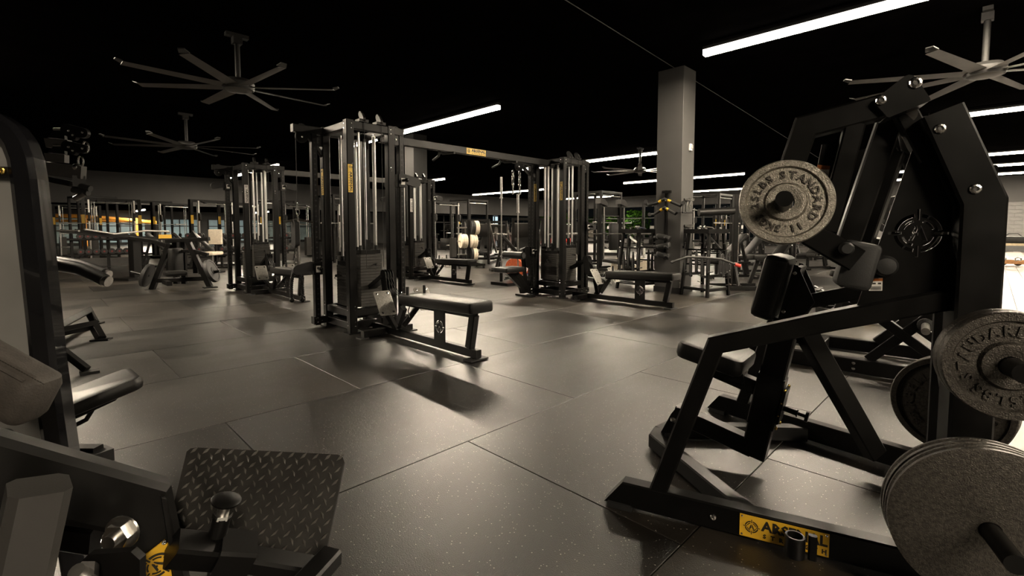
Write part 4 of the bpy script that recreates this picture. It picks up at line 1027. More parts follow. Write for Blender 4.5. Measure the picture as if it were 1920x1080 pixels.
MB().rpath([K(60, 330), K(135, 345)], .05, .05, f0, .005).obj('arm_stay', 'powder_black', t)
MB().sphere(K(145, 314), .04, 10, 8).obj('knob', 'chrome', t)
gp = MB().cyl(K(137, 345), K(170, 354), .028, 12); gp.obj('grip', 'rubber', t)
MB().cyl(K(137, 356), K(166, 362), .028, 12).obj('grip', 'rubber', t); MB().cyl(K(141, 373), K(160, 362), .026, 12).obj('grip', 'steel', t)
MB().box(K(148, 340), (.09, .06, .10)).obj('grip_hub', 'powder_black', t)
for (y0, y1, dd) in ((494, 528, 4.5), (488, 516, 5.0)):
    a = [K(60, y0, dd), K(110, y0+3, dd), K(150, (y0*1.4+y1*.6)/2, dd), K(196, y1-3, dd)]
    MB().rtube(a, .058, 14).obj('padded_arm', 'vinyl', t); MB().cyl(K(194, y1-3, dd), K(204, y1, dd), .050, 16).obj('arm_end_cap', 'steel', t)
for (px, py, h) in ((196, 640, .14), (184, 609, .14)):
    g = li @ W(px-6, py-2, 0); gb = g - CR*.16 + Z*h + f0*.10
    MB().rpath([V((pz.x, pz.y, h)) + (g-V((pz.x, pz.y, 0))).dot(f0)*f0*.0 , gb, g + Z*.015], .07, .07, None, .005).obj('base_leg', 'powder_black', t)
    MB().box(g + Z*.008, (.16, .10, .016), Matrix.Rotation(-.5, 3, 'Z')).obj('foot_plate', 'powder_black', t); bolt(g+Z*.016, Z, t, .012, .006)
# ------------------------------------------------------------------ equipment kit for the middle and far floor
def face_cam(p, off=0): return atan2(p.y, p.x)-pi/2 + off
def bench_proto(name='flat_bench', incline=False):
    t = thing(name, 'x', 'bench')
    MB().rpath([(0, -.55, .06), (0, .55, .06)], .06, .06, (1, 0, 0)).obj('spine', 'powder_black', t)
    for y, w_ in ((-.55, .5), (.55, .4)):
        MB().rpath([(-w_/2, y, .035), (w_/2, y, .035)], .07, .06, (0, 1, 0)).obj('cross_foot', 'powder_black', t)
    MB().rpath([(0, -.35, .08), (0, -.35, .36)], .06, .06, (1, 0, 0)).obj('post', 'powder_black', t); MB().rpath([(0, .35, .08), (0, .28, .36)], .06, .06, (1, 0, 0)).obj('post', 'powder_black', t)
    MB().rpath([(0, -.45, .37), (0, .45, .37)], .08, .04, (1, 0, 0)).obj('top_rail', 'powder_black', t)
    MB().rbox((0, -.42, .43), (.30, .36, .08), .03, None, 3, .02).obj('seat_pad', 'vinyl', t)
    if incline:
        R = Matrix.Rotation(radians(48), 3, 'X'); MB().rbox((0, .03, .72), (.30, .84, .08), .03, R, 3, .02).obj('back_pad', 'vinyl', t)
        MB().rpath([(0, .42, .1), (0, .22, .88)], .05, .06, (1, 0, 0)).obj('back_strut', 'powder_black', t)
    else: MB().rbox((0, .22, .43), (.30, .86, .08), .03, None, 3, .02).obj('back_pad', 'vinyl', t)
    return t
def rack_proto():
    t = thing('power_rack', 'x', 'power rack')
    for x in (-.55, .55):
        for y in (-.5, .5): MB().rpath([(x, y, 0), (x, y, 2.35)], .075, .075, (1, 0, 0)).obj('upright', 'powder_black', t)
        for z in (.08, 2.31): MB().rpath([(x, -.5, z), (x, .5, z)], .07, .07, (1, 0, 0)).obj('side_beam', 'powder_black', t)
        MB().rpath([(x, -.5, .75), (x, .5, .75)], .05, .07, (1, 0, 0)).obj('safety_bar', 'powder_black', t)
        MB().box((x, -.56, 1.28), (.06, .06, .12)).obj('bar_hook', 'powder_black', t)
    for y, z in ((-.5, 2.31), (.5, 2.31), (.5, .08)): MB().rpath([(-.55, y, z), (.55, y, z)], .07, .07, (0, 1, 0)).obj('cross_beam', 'powder_black', t)
    MB().cyl((-.55, -.5, 2.2), (.55, -.5, 2.2), .018, 10).obj('pull_up_bar', 'steel', t)
    for x in (-.55, .55):
        for z in (.5, 1.0): MB().cyl((x, .5, z), (x*1.5, .5, z), .025, 10).obj('plate_peg', 'steel', t)
    return t
def barbell_proto():
    t = thing('barbell', 'x', 'barbell'); MB().cyl((-.66, 0, 0), (.66, 0, 0), .014, 10).obj('shaft', 'steel', t)
    for s_ in (-1, 1):
        MB().cyl((s_*.66, 0, 0), (s_*1.09, 0, 0), .025, 12).obj('sleeve', 'steel', t); MB().cyl((s_*.65, 0, 0), (s_*.67, 0, 0), .036, 12).obj('collar', 'steel', t)
    return t
def dumbbell_proto(R=.085):
    t = thing('dumbbell', 'x', 'dumbbell'); MB().cyl((0, -.07, 0), (0, .07, 0), .017, 10).obj('handle', 'steel', t)
    for s_ in (-1, 1):
        h = MB().lathe([(.03, .06), (R, .07), (R, .155), (R*.9, .165), (R*.4, .165)], (0, 0, 0), (0, s_, 0), 18, True, True).obj('head', 'rubber', t)
        MB().lathe([(R*.30, .165), (R*.30, .168)], (0, 0, 0), (0, s_, 0), 12).obj('end_cap', 'cap_red', h)
    return t
def dumbbell_rack(a, b, n, label, group, tiers=(.42, .86), proto=[None]):
    """rack between two floor points, dumbbells laid across it one by one"""
    a, b = V(a), V(b); c = (a+b)/2; u = (b-a); L = u.length; u.normalize(); rz = atan2(u.y, u.x)
    t = thing('dumbbell_rack', label, 'dumbbell rack', c, rz)
    for z in tiers:
        for y in (-.12, .12): MB().rpath([(-L/2, y+z*.16, z), (L/2, y+z*.16, z)], .05, .06, (0, 1, 0)).obj('shelf_rail', 'powder_black', t)
    for x in (-L/2+.1, 0, L/2-.1):
        MB().rpath([(x, -.2, .0), (x, .22, 1.0)], .07, .08, (1, 0, 0)).obj('leg', 'powder_black', t); MB().rpath([(x, -.28, .03), (x, .32, .03)], .07, .06, (1, 0, 0)).obj('foot', 'powder_black', t)
    MB().box((0, -.1, .2), (L, .02, .24)).obj('kick_panel', 'grey_frame', t)
    if proto[0] is None: proto[0] = dumbbell_proto(); first = True
    else: first = False
    M = Matrix.Translation(c) @ Matrix.Rotation(rz, 4, 'Z')
    for z in tiers:
        for k in range(n):
            x = -L/2+.2+(L-.4)*(k+.5)/n; p = M @ V((x, z*.16, z+.085))
            if first: o = proto[0]; o.location = p; o.rotation_euler = (0, 0, rz); o['label'] = 'round black dumbbell with red cap lying on the ' + group; o['group'] = group; first = False
            else: o = dup(proto[0], p, rz, 'round black dumbbell with red cap lying on the ' + group, group)
    return t
def leg_press_proto():
    t = thing('leg_press', 'x', 'gym machine')
    for x in (-.42, .42):
        MB().rpath([(x, -1.0, .05), (x, 1.0, .05)], .08, .08, (1, 0, 0)).obj('base_rail', 'powder_black', t)
        MB().rpath([(x, -.35, .35), (x, 1.0, 1.45)], .06, .08, (1, 0, 0)).obj('slide_rail', 'steel', t); MB().rpath([(x, 1.0, .05), (x, 1.0, 1.48)], .08, .08, (1, 0, 0)).obj('rear_post', 'powder_black', t)
        MB().cyl((x, .35, 1.0), (x*2.0, .35, 1.0), .026, 12).obj('weight_horn', 'steel', t)
        MB().lathe([(.03, 0), (.225, 0), (.225, .05), (.03, .05)], (x*1.25, .35, 1.0), (1 if x > 0 else -1, 0, 0), 28, False, True).obj('loaded_disc', 'iron_dark', t)
    R = Matrix.Rotation(radians(-50), 3, 'X')
    MB().rbox((0, .30, 1.12), (.75, .05, .55), .02, Matrix.Rotation(radians(-40), 3, 'X')).obj('push_plate', 'grey_frame', t)
    MB().rbox((0, -.72, .62), (.45, .10, .85), .04, Matrix.Rotation(radians(40), 3, 'X'), 3, .03).obj('back_pad', 'vinyl', t); MB().rbox((0, -.35, .33), (.42, .42, .09), .04, None, 3, .03).obj('seat_pad', 'vinyl', t)
    MB().rpath([(-.42, -.9, .08), (.42, -.9, .08)], .08, .08, (0, 1, 0)).obj('cross_member', 'powder_black', t); MB().rpath([(-.42, 1.0, 1.44), (.42, 1.0, 1.44)], .08, .08, (0, 1, 0)).obj('cross_member', 'powder_black', t)
    MB().rpath([(0, -.95, .08), (0, -.5, .55)], .08, .08, (1, 0, 0)).obj('seat_post', 'powder_black', t)
    return t
def trainer_proto():
    t = thing('functional_trainer', 'x', 'cable machine')
    for x in (-.75, .75):
        MB().rpath([(x, .1, 0), (x, .1, 2.2)], .10, .14, (1, 0, 0)).obj('column', 'powder_black', t); MB().rpath([(x*.8, -.1, .05), (x*.8, -.1, 2.15)], .05, .05, (1, 0, 0)).obj('pulley_post', 'steel', t)
        MB().rpath([(x, -.5, .05), (x, .5, .05)], .09, .08, (1, 0, 0)).obj('foot', 'powder_black', t)
        for k in range(2): MB().cyl((x*(.72-.1*k), .1, .1), (x*(.72-.1*k), .1, 2.1), .013, 8).obj('guide_rod', 'chrome', t)
        MB().box((x*.67, .1, .45), (.22, .16, .75)).obj('weight_stack', 'iron_plain', t)
        capsule(MB(), (x*.8, -.16, 1.5), (x*.8, -.16, 1.66), .06, (1, 0, 0), .05).obj('pulley', 'rubber', t)
        MB().box((x*1.01, .02, 1.5), (.09, .012, .3)).obj('side_label', 'yellow', t)
    MB().rpath([(-.8, .1, 2.16), (.8, .1, 2.16)], .10, .09, (0, 1, 0)).obj('top_beam', 'powder_black', t); MB().cyl((-.5, -.25, 2.05), (.5, -.25, 2.05), .018, 10).obj('pull_up_bar', 'steel', t)
    for x in (-.4, .4): MB().bar((x, .1, 2.14), (x, -.25, 2.05), .04, .04).obj('bar_arm', 'powder_black', t)
    return t
def cardio_proto():
    t = thing('exercise_bike', 'x', 'cardio machine')
    MB().rpath([(0, -.55, .06), (0, .55, .06)], .08, .08, (1, 0, 0)).obj('base', 'powder_black', t)
    for y in (-.5, .5): MB().rpath([(-.28, y, .04), (.28, y, .04)], .07, .06, (0, 1, 0)).obj('stabiliser', 'powder_black', t)
    MB().rbox((0, .22, .38), (.16, .62, .56), .1, None, 4, .04).obj('drive_housing', 'vinyl', t)
    MB().rpath([(0, .30, .5), (0, .42, 1.12)], .07, .09, (1, 0, 0)).obj('mast', 'powder_black', t)
    MB().rtube([(-.22, .12, 1.08), (-.2, .34, 1.08), (.2, .34, 1.08), (.22, .12, 1.08)], .018, 8).obj('handlebar', 'rubber', t)
    MB().rbox((0, .42, 1.30), (.42, .05, .28), .02, Matrix.Rotation(radians(-20), 3, 'X')).obj('console', 'powder_black', t)
    MB().box((0, .385, 1.305), (.37, .01, .23), Matrix.Rotation(radians(-20), 3, 'X')).obj('screen', 'screen_grey', t)
    MB().rpath([(0, -.28, .1), (0, -.34, .82)], .06, .07, (1, 0, 0)).obj('seat_post', 'powder_black', t); MB().rbox((0, -.36, .88), (.24, .28, .08), .08, None, 4, .03).obj('saddle', 'vinyl', t)
    return t
def tree_proto(kinds):
    t = thing('plate_tree', 'x', 'plate rack')
    MB().rpath([(0, 0, .05), (0, 0, 1.42)], .09, .09, (1, 0, 0)).obj('mast', 'powder_black', t)
    for y in (-.3, .3): MB().rpath([(-.42, y, .10), (.42, y, .10)], .07, .06, (0, 1, 0)).obj('foot', 'powder_black', t)
    for x in (-.38, .38):
        MB().rpath([(x, -.3, .10), (x, .3, .10)], .06, .06, (1, 0, 0)).obj('side_rail', 'powder_black', t)
        for y in (-.3, .3): MB().cyl((x-.02, y, .045), (x+.02, y, .045), .045, 14).obj('caster', 'rubber', t)
    for z in (.40, .80, 1.20):
        for s_ in (-1, 1): MB().cyl((s_*.04, 0, z), (s_*.34, 0, z), .022, 12).obj('plate_peg', 'steel', t)
    return t
# ------------------------------------------------------------------ pieces seen between and beyond the towers
DBR = 'two tier rack under the annex windows'
dumbbell_rack(W(128, 506), W(275, 500), 8, 'two tier black dumbbell rack with grey kick panel under the annex windows', DBR)
dumbbell_rack(W(330, 497), W(560, 492), 10, 'long two tier dumbbell rack behind the cable tower with white nameplate', 'long rack behind the white labelled tower')
tp = trainer_proto()
def put(proto, used, px, py, rz, label, group=None, z=0):
    p = W(px, py); p.z = z
    if proto not in used: used.add(proto); proto.location = p; proto.rotation_euler = (0, 0, rz); proto['label'] = label; (group and tag(proto, group=group)); return proto
    return dup(proto, p, rz, label, group)
U = set()
FT = 'cable trainers in the rear rows'
for (px, py, rz), wh in zip(((215, 492, -.1), (405, 489, .3), (455, 484, 0), (560, 483, .2), (330, 483, .4), (660, 482, .1)), ('behind the tall lever post', 'behind the incline press', 'behind the white labelled tower', 'behind the hanging rope', 'under the annex windows', 'behind the nearest tower')): put(tp, U, px, py, rz, 'double column cable trainer with yellow side labels ' + wh, FT)
rp = rack_proto(); bb = barbell_proto()
RK = 'power racks in the rear rows'
racks = ((180, 488, .2), (290, 480, .1), (520, 481, 0), (640, 490, .1), (880, 482, .1), (1120, 496, 0), (1330, 492, 0), (1400, 480, 0), (1445, 500, 0), (1500, 486, 0), (1565, 488, 0), (1235, 478, 0))
for i, (px, py, rz) in enumerate(racks):
    wh = ('beside the glossy curved frame', 'under the annex light strip', 'behind the white labelled tower', 'behind the nearest cable tower', 'behind the wheeled plate tree', 'behind the squat machine', 'behind the corner stand', 'beyond the calf machine', 'beside the chest pad', 'under the swing arm plate', 'behind the swing arm', 'behind the grey pillar')[i]
    o = put(rp, U, px, py, rz, 'black power rack with a racked barbell ' + wh, RK)
    p = V(o.location) + Matrix.Rotation(rz, 3, 'Z') @ V((0, -.58, 1.36))
    c = bb if i == 0 else copy_tree(bb)
    c.location = p; c.rotation_euler = (0, 0, rz); c['label'] = 'steel barbell on the hooks of the power rack ' + wh; c['group'] = 'barbells on the rear racks'
ib = bench_proto('incline_bench', True)
IB = 'incline benches in the rear rows'
for (px, py, rz), wh in zip(((1408, 512, -2.2), (1340, 496, .3), (390, 506, 1.2), (430, 500, 1.4), (1465, 520, -2.0), (1530, 505, -2.0)), ('beside the calf machine', 'behind the corner stand', 'beside the incline press', 'behind the white labelled tower', 'behind the chest pad', 'behind the row machine without plates')): put(ib, U, px, py, rz, 'black incline bench with raised back pad ' + wh, IB)
lp = leg_press_proto()
for (px, py, rz, lab) in ((905, 492, 2.2, 'plate loaded leg press with angled rails beside plate tree'), (985, 500, 2.4, 'plate loaded leg press behind the pulldown seat'), (1125, 478, .6, 'plate loaded leg press near the far glazing')): put(lp, U, px, py, rz, lab)
cp = cardio_proto()
def put_w(proto, p, rz, label, group=None):
    if proto not in U: U.add(proto); proto.location = p; proto.rotation_euler = (0, 0, rz); proto['label'] = label; (group and tag(proto, group=group)); return proto
    return dup(proto, p, rz, label, group)
for k in range(9): put_w(cp, V((16+1.15*k, 21.5, 0)), pi+.25, 'exercise bike with grey screen in the row before dark windows', 'exercise bikes by the windows')
for k in range(9): put_w(cp, V((33.5, 12+1.3*k, 0)), -pi/2+.2, 'exercise bike in the row before the side glazing', 'exercise bikes by the side glazing')
# plate tree with dark and pale discs
o = tree_proto(None); p = W(878, 502); o.location = p; rz = radians(-20); o.rotation_euler = (0, 0, rz); o['label'] = 'wheeled plate tree loaded with dark and pale discs'
ax = Matrix.Rotation(rz, 3, 'Z') @ V((1, 0, 0))
for zi, (z, ks) in enumerate(((1.20, ('rubber', 'rubber', 'bumper_pale', 'bumper_pale')), (.80, ('bumper_pale', 'bumper_pale', 'bumper_pale')), (.40, ('rubber', 'bumper_pale', 'bumper_pale')))):
    for k, kd in enumerate(ks):
        for s_ in ((1,) if zi != 1 else (1, -1)):
            lv = ['top', 'middle', 'bottom'][zi]; cn = 'black' if kd == 'rubber' else 'pale'
            weight_plate(kd, p + ax*(s_*(.06+.065*k)) + Z*z, ax*s_, cn + ' bumper disc on the ' + lv + ' peg of the wheeled plate tree', group='discs on the plate tree', scale=.93)
# red balls on a shelf behind the second tower
t = thing('ball_shelf', 'low two tier shelf holding red and black medicine balls by the windows', 'shelf', W(1035, 476), radians(-8))
for z in (.45, .85): MB().rpath([(-1.6, 0, z), (1.6, 0, z)], .30, .04, (0, 1, 0)).obj('shelf', 'powder_black', t)
for x in (-1.55, 0, 1.55): MB().rpath([(x, .2, 0), (x, .2, 1.3)], .07, .07, (1, 0, 0)).obj('post', 'powder_black', t)
ctr = V(t.location); rot = Matrix.Rotation(radians(-8), 3, 'Z')
bm_ = {m: MB().sphere((0, 0, 0), .14, 16, 10).mesh('medicine_ball', m) for m in ('red', 'rubber')}
for k in range(10):
    for zi, z in enumerate((.61, 1.01)):
        m = 'red' if zi == 0 else 'rubber'
        o = place(bm_[m], 'medicine_ball', None, ctr + rot @ V((-1.4+.31*k, 0, z))); tag(o, ('red' if m == 'red' else 'black') + ' medicine ball on the low shelf by the windows', 'medicine ball', m + ' balls on the shelf')
# upright barbells in a floor holder
p = W(955, 533); t = thing('barbell_holder', 'low black floor holder gripping upright chrome barbells', 'barbell holder', p, 0)
MB().box((0, 0, .03), (.6, .5, .06)).obj('base', 'powder_black', t)
for k in range(2): MB().cyl((CR*(-.17+.34*k)).to_tuple(), (CR*(-.17+.34*k)+Z*.3).to_tuple(), .035, 14).obj('socket', 'powder_black', t)
for k in range(2):
    o = dup(bb, p + CR*(-.165+.345*k) + Z*(1.14+.0-.22*k), 0, ['taller upright chrome barbell behind the pulldown seat', 'shorter upright chrome barbell under the hanging chains'][k]); o.rotation_euler = (0, pi/2, 0)
    if k: o.scale = (.88, 1, 1)
# coloured discs beside the pulldown seat
t = thing('disc_cradle', 'low black cradle holding coloured discs beside the pulldown seat', 'plate rack', W(978, 524), radians(20))
for y in (-.16, .16): MB().rpath([(-.5, y, .06), (.5, y, .06)], .05, .06, (0, 1, 0)).obj('rail', 'powder_black', t)
for x in (-.48, .48): MB().rpath([(x, -.2, .03), (x, .2, .03)], .06, .05, (1, 0, 0)).obj('foot', 'powder_black', t)
cc = V(t.location); rr = Matrix.Rotation(radians(20), 3, 'Z'); mat_n = {'orange_red': 'orange red', 'mesh_white': 'white', 'blue': 'blue', 'yellow': 'yellow'}
for k, m in enumerate(('orange_red', 'orange_red', 'mesh_white', 'orange_red', 'blue', 'blue', 'yellow')):
    weight_plate(m, cc + rr @ V((-.42+.12*k, 0, .30)), rr @ V((1, 0, 0)), mat_n[m] + ' disc standing in the low cradle', group='coloured discs in the cradle', scale=.95)
# ------------------------------------------------------------------ more row machines behind the first
g = 'row machines of the same make'
r2 = dup(rm, Mw + V((5.35, .45, 0)), AX, 'black row machine without plates standing beyond the grey pillar')
# plate loaded press between them
p0 = W(1560, 690); xa = (W(1740, 722)-W(1402, 668)); xa.z = 0; L = xa.length; xa.normalize(); ya = Z.cross(xa)
if ya.dot(f0) < 0: ya = -ya
ctr = (W(1402, 668)+W(1745, 722))/2
t = thing('press_machine', 'black plate loaded press machine with steel sleeve behind the row machine', 'gym machine', (ctr.x, ctr.y, 0)); li = Matrix.Translation(-V(t.location))
Fm = Matrix((xa, ya, Z)).transposed()
def q3(x, y, z): return Fm @ V((x, y, z))
MB().rpath([q3(-L/2, 0, .065), q3(L/2+.5, 0, .065)], .08, .11, ya, .006, n0=(xa-Z*.7)).obj('base_rail', 'powder_black', t)
MB().rpath([q3(-L/2+.1, .85, .065), q3(L/2+.5, .85, .065)], .08, .11, ya, .006, n0=(xa-Z*.7)).obj('base_rail', 'powder_black', t)
for x in (-.15, .75): MB().rpath([q3(x, 0, .065), q3(x, .85, .065)], .08, .10, xa, .006).obj('cross_member', 'powder_black', t)
for (x, zz) in ((-.35, .09), (-.35, .045), (.16, .09), (.16, .045)): bolt(q3(x, -.042, zz), -ya, t, .013, .008)
MB().rpath([q3(-.45, .4, .08), q3(-.15, .4, .62)], .075, .09, ya, .006).obj('seat_post', 'powder_black', t)
MB().rpath([q3(-.45, .1, .10), q3(.0, .25, .45)], .06, .07, None, .005).obj('stay', 'powder_black', t)
MB().rbox(q3(-.30, .4, .58), (.34, .30, .09), .04, Fm, 4, .025).obj('seat_pad', 'vinyl', t)
MB().rbox(q3(.12, .4, .95), (.10, .30, .62), .03, Fm @ Matrix.Rotation(radians(14), 3, 'Y'), 4, .025).obj('back_pad', 'vinyl', t)
for y in (0.0, .85):
    MB().rpath([q3(.75, y, .1), q3(.55, y, 1.3), q3(.35, y, 1.95)], .075, .09, ya, .006).obj('upright', 'powder_black', t)
    MB().rpath([q3(.1, y*.9+.04, .62), q3(.75, y, .12)], .06, .07, None, .005).obj('strut', 'powder_black', t)
    MB().rpath([q3(.25, y*.9+.04, .12), q3(.70, y, .62)], .06, .07, None, .005).obj('strut', 'powder_black', t)
    s_ = -1 if y == 0 else 1
    MB().cyl(q3(.58, y, .45), q3(.58, y+s_*.34, .45), .025, 14).obj('plate_sleeve', 'steel', t); MB().lathe([(.05, 0), (.05, .02), (.03, .03)], q3(.58, y+s_*.05, .45), ya*s_, 16).obj('sleeve_collar', 'rubber', t)
    MB().rpath([q3(.38, y+s_*.06, 1.85), q3(.05, y+s_*.10, 1.35), q3(-.15, y+s_*.10, 1.15)], .06, .06, None, .005).obj('press_arm', 'powder_black', t)
    MB().cyl(q3(-.15, y+s_*.10, 1.15), q3(-.18, y-s_*.10, 1.10), .018, 12).obj('hand_grip', 'rubber', t)
MB().rpath([q3(.36, 0, 1.92), q3(.36, .85, 1.92)], .08, .08, xa, .006).obj('head_beam', 'powder_black', t)
mb = MB().cyl(q3(-.12, .33, .33), q3(-.04, .33, .36), .012, 10); mb.cyl(q3(-.04, .33, .36), q3(-.02, .33, .365), .025, 14); mb.obj('pop_pin', 'powder_black', t)
# ------------------------------------------------------------------ attachments on the pillar
XN = V((1, 0, 0)); YN = V((0, 1, 0))
def CX(px, py, off=.03): return WP(px, py, V((kx-off, 0, 0)), XN)
def CY(px, py, off=.03): return WP(px, py, V((0, ky-off, 0)), YN)
o0 = CX(1248, 430, .02); t = thing('handle_rail', 'black vertical wall rail with pegs on the grey pillar', 'wall rack', o0); li = Matrix.Translation(-o0)
MB().rpath([li @ CX(1250, 357), li @ CX(1247, 486)], .05, .05, XN, .005).obj('rail', 'powder_black', t)
MB().box(li @ CX(1250, 360, .05), (.06, .16, .05)).obj('top_bracket', 'powder_black', t)
for y in (376, 391, 444, 462, 478): MB().cyl(li @ CX(1248, y, .03), li @ CX(1248, y, .16), .012, 8).obj('peg', 'steel', t)
for i, (pts, lab) in enumerate(((((1211, 378), (1216, 386), (1232, 381), (1246, 373), (1262, 380), (1276, 386), (1281, 380)), 'upper black curved pulldown bar with yellow bands on the pillar'), (((1218, 402), (1226, 402), (1236, 396), (1246, 389), (1256, 395), (1266, 401), (1272, 395)), 'lower black curved pulldown bar with yellow bands on the pillar'))):
    c = CX(1247, pts[3][1], .11); t = thing('curved_bar', lab, 'cable handle', c); li = Matrix.Translation(-c)
    MB().rtube([li @ CX(x, y, .11+.05*(abs(k-3) == 3)) for k, (x, y) in enumerate(pts)], .026, 10).obj('bar', 'rubber', t)
    for s_ in (2, 4):
        a, b = li @ CX(*pts[3], .11), li @ CX(*pts[s_], .11); MB().cyl(a+(b-a)*.40, a+(b-a)*.75, .0270, 12).obj('band', 'yellow', t)
    for e_ in (0, -1): MB().cyl(li @ CX(*pts[e_], .13), li @ CX(*pts[e_], .22), .034, 10).obj('end_grip', 'rubber', t)
for i, (y, lab) in enumerate(((445, 'topmost black close grip handle on the pillar rail'), (462, 'middle black close grip handle on the pillar rail'), (479, 'lowest black close grip handle on the pillar rail'))):
    c = CX(1244, y, .12); t = thing('close_grip_handle', lab, 'cable handle', c)
    MB().rbox((0, 0, 0), (.10, .26, .10), .03, Matrix.Rotation(radians(12*(-1)**i), 3, 'X'), 3, .02).obj('body', 'rubber', t)
    for s_ in (-1, 1): MB().cyl((-.04, s_*.10, -.03), (-.15, s_*.10, .01), .022, 10).obj('grip', 'rubber', t)
for (y, lab) in ((375, 'upper steel hook strip on the pillar'), (424, 'lower steel hook strip on the pillar')):
    c = CY(1289, y, .012); t = thing('hook_strip', lab, 'hook rail', c)
    MB().box((0, 0, 0), (.26, .022, .045)).obj('strip', 'powder_black', t)
    for k in range(6): MB().rtube([(-.11+.044*k, -.01, 0), (-.11+.044*k, -.07, -.01), (-.11+.044*k, -.08, .03)], .007, 6).obj('hook', 'steel', t)
for k, (px, m, lab) in enumerate(((1283, 'rubber', 'black stirrup handle hanging on the upper hook strip'), (1290, 'steel', 'chrome stirrup handle on the upper hook strip beside the black one'), (1296, 'chrome', 'polished stirrup handle at the outer end of the hook strip'))):
    c = CY(px, 378, .09); t = thing('stirrup_handle', lab, 'cable handle', c)
    MB().rtube([(0, 0, 0), (-.055, 0, -.09), (-.06, 0, -.19)], .008, 6).obj('side_arm', m, t); MB().rtube([(0, 0, 0), (.055, 0, -.09), (.06, 0, -.19)], .008, 6).obj('side_arm', m, t)
    MB().cyl((-.065, 0, -.19), (.065, 0, -.19), .016, 10).obj('grip', 'rubber', t)
for k, px in enumerate((1284, 1291)):
    c = CY(px, 428, .06); t = thing('nylon_strap', ['long black strap hanging on the lower hook strip', 'black strap with buckle on the lower hook strip by the pillar edge'][k], 'strap', c)
    MB().rtube([(-.02, 0, 0), (-.04, -.01, -.2), (-.01, 0, -.32), (.03, -.01, -.2), (.02, 0, 0)], .012, 6).obj('webbing', 'rubber', t); MB().box((-.01, 0, -.33), (.06, .03, .04)).obj('buckle', 'powder_black', t)
# ------------------------------------------------------------------ accessory stands
def accessory_stand(p, rz, label):
    t = thing('accessory_stand', label, 'storage rack', p, rz)
    for sx in (-1, 1):
        for sy in (-1, 1):
            MB().rpath([(sx*.30, sy*.26, 0), (sx*.20, sy*.20, 1.08)], .05, .05, (1, 0, 0)).obj('leg', 'powder_black', t)
        for z in (.12, .55, .8): MB().rpath([(sx*(.29-.09*z), -.25, z), (sx*(.29-.09*z), .25, z)], .03, .03, (1, 0, 0)).obj('side_rail', 'powder_black', t)
    for sy in (-1, 1):
        for z in (.12, .36): MB().rpath([(-.29, sy*.25, z), (.29, sy*.25, z)], .03, .05, (0, 1, 0)).obj('cross_rail', 'powder_black', t)
        q = MB()
        for k in range(7): z = .18+.12*k; q.cyl((-.27+.08*z, sy*(.25-.05*z), z), (-.27+.08*z, sy*(.34-.05*z), z+.02), .010, 6); q.cyl((.27-.08*z, sy*(.25-.05*z), z), (.27-.08*z, sy*(.34-.05*z), z+.02), .010, 6)
        q.obj('hooks', 'steel', t)['kind'] = 'stuff'
    MB().box((0, 0, .14), (.56, .48, .02)).obj('shelf', 'powder_black', t)
    tr = MB().box((0, 0, 1.09), (.56, .50, .02))
    for s_ in (-1, 1): tr.box((s_*.275, 0, 1.12), (.012, .50, .07)); tr.box((0, s_*.245, 1.12), (.56, .012, .07))
    tr.obj('tray', 'powder_black', t)
    return t
ra = W(1196, 541); rb = W(1321, 553); rza = radians(-12)
sa_ = accessory_stand(ra, rza, 'tapered four leg accessory stand with blue clips on its tray, beside the long bench')
sb_ = accessory_stand(rb, rza, 'tapered four leg accessory stand holding chrome bars, at the pillar corner')
for (base, nm) in ((ra, 'the stand beside the bench'), (rb, 'the stand at the pillar corner')):
    for k in range(5):
        p = base + V((-.18+.09*k, .03*(-1)**k, 1.12)); t = thing('tray_handle', 'small metal cable handle lying in the tray of ' + nm, 'cable handle', p, .5*k, 'handles in the tray of ' + nm)
        MB().rtube([(-.09, -.03, .01), (-.05, .02, .06), (.05, .02, .07), (.09, -.03, .01)], .012, 6).obj('frame', 'steel' if k % 2 else 'rubber', t); MB().cyl((-.09, -.03, .01), (.09, -.03, .01), .016, 8).obj('grip', 'rubber' if base is rb else ('blue' if k == 2 else 'rubber'), t)
    for k in range(9):
        p = base + (V((-.22+.13*k, -.34, .78-.05*(k % 2))) if k < 4 else V((-.36, -.2+.1*(k-4), .80-.07*(k % 2)))); t = thing('hanging_rope', 'black cable attachment hanging from the side hooks of ' + nm, 'cable handle', p, 0, 'attachments on the hooks of ' + nm)
        MB().rtube([(0, 0, 0), (-.03, 0, -.2), (-.02, 0, -.38)], .016, 6).obj('rope', 'rubber', t); MB().rtube([(0, 0, 0), (.03, 0, -.2), (.03, 0, -.36)], .016, 6).obj('rope', 'rubber', t); MB().sphere((.03, 0, -.37), .026, 8, 6).obj('ball_end', 'vinyl', t)
dd = 7.55; c = WD(1320, 484, dd); t = thing('pulldown_bar', 'long bent black pulldown bar with red tip leaning on the corner stand', 'cable handle', c); li = Matrix.Translation(-c)
MB().rtube([li @ WD(1261, 491, dd), li @ WD(1288, 482, dd), li @ WD(1320, 483, dd), li @ WD(1352, 486, dd), li @ WD(1379, 496, dd)], .020, 10).obj('bar', 'rubber', t)
MB().cyl(li @ WD(1378, 495.5, dd), li @ WD(1388, 499, dd), .028, 12).obj('end_tip', 'red', t); MB().cyl(li @ WD(1262, 491, dd), li @ WD(1258, 492.5, dd), .026, 12).obj('end_tip', 'rubber', t)
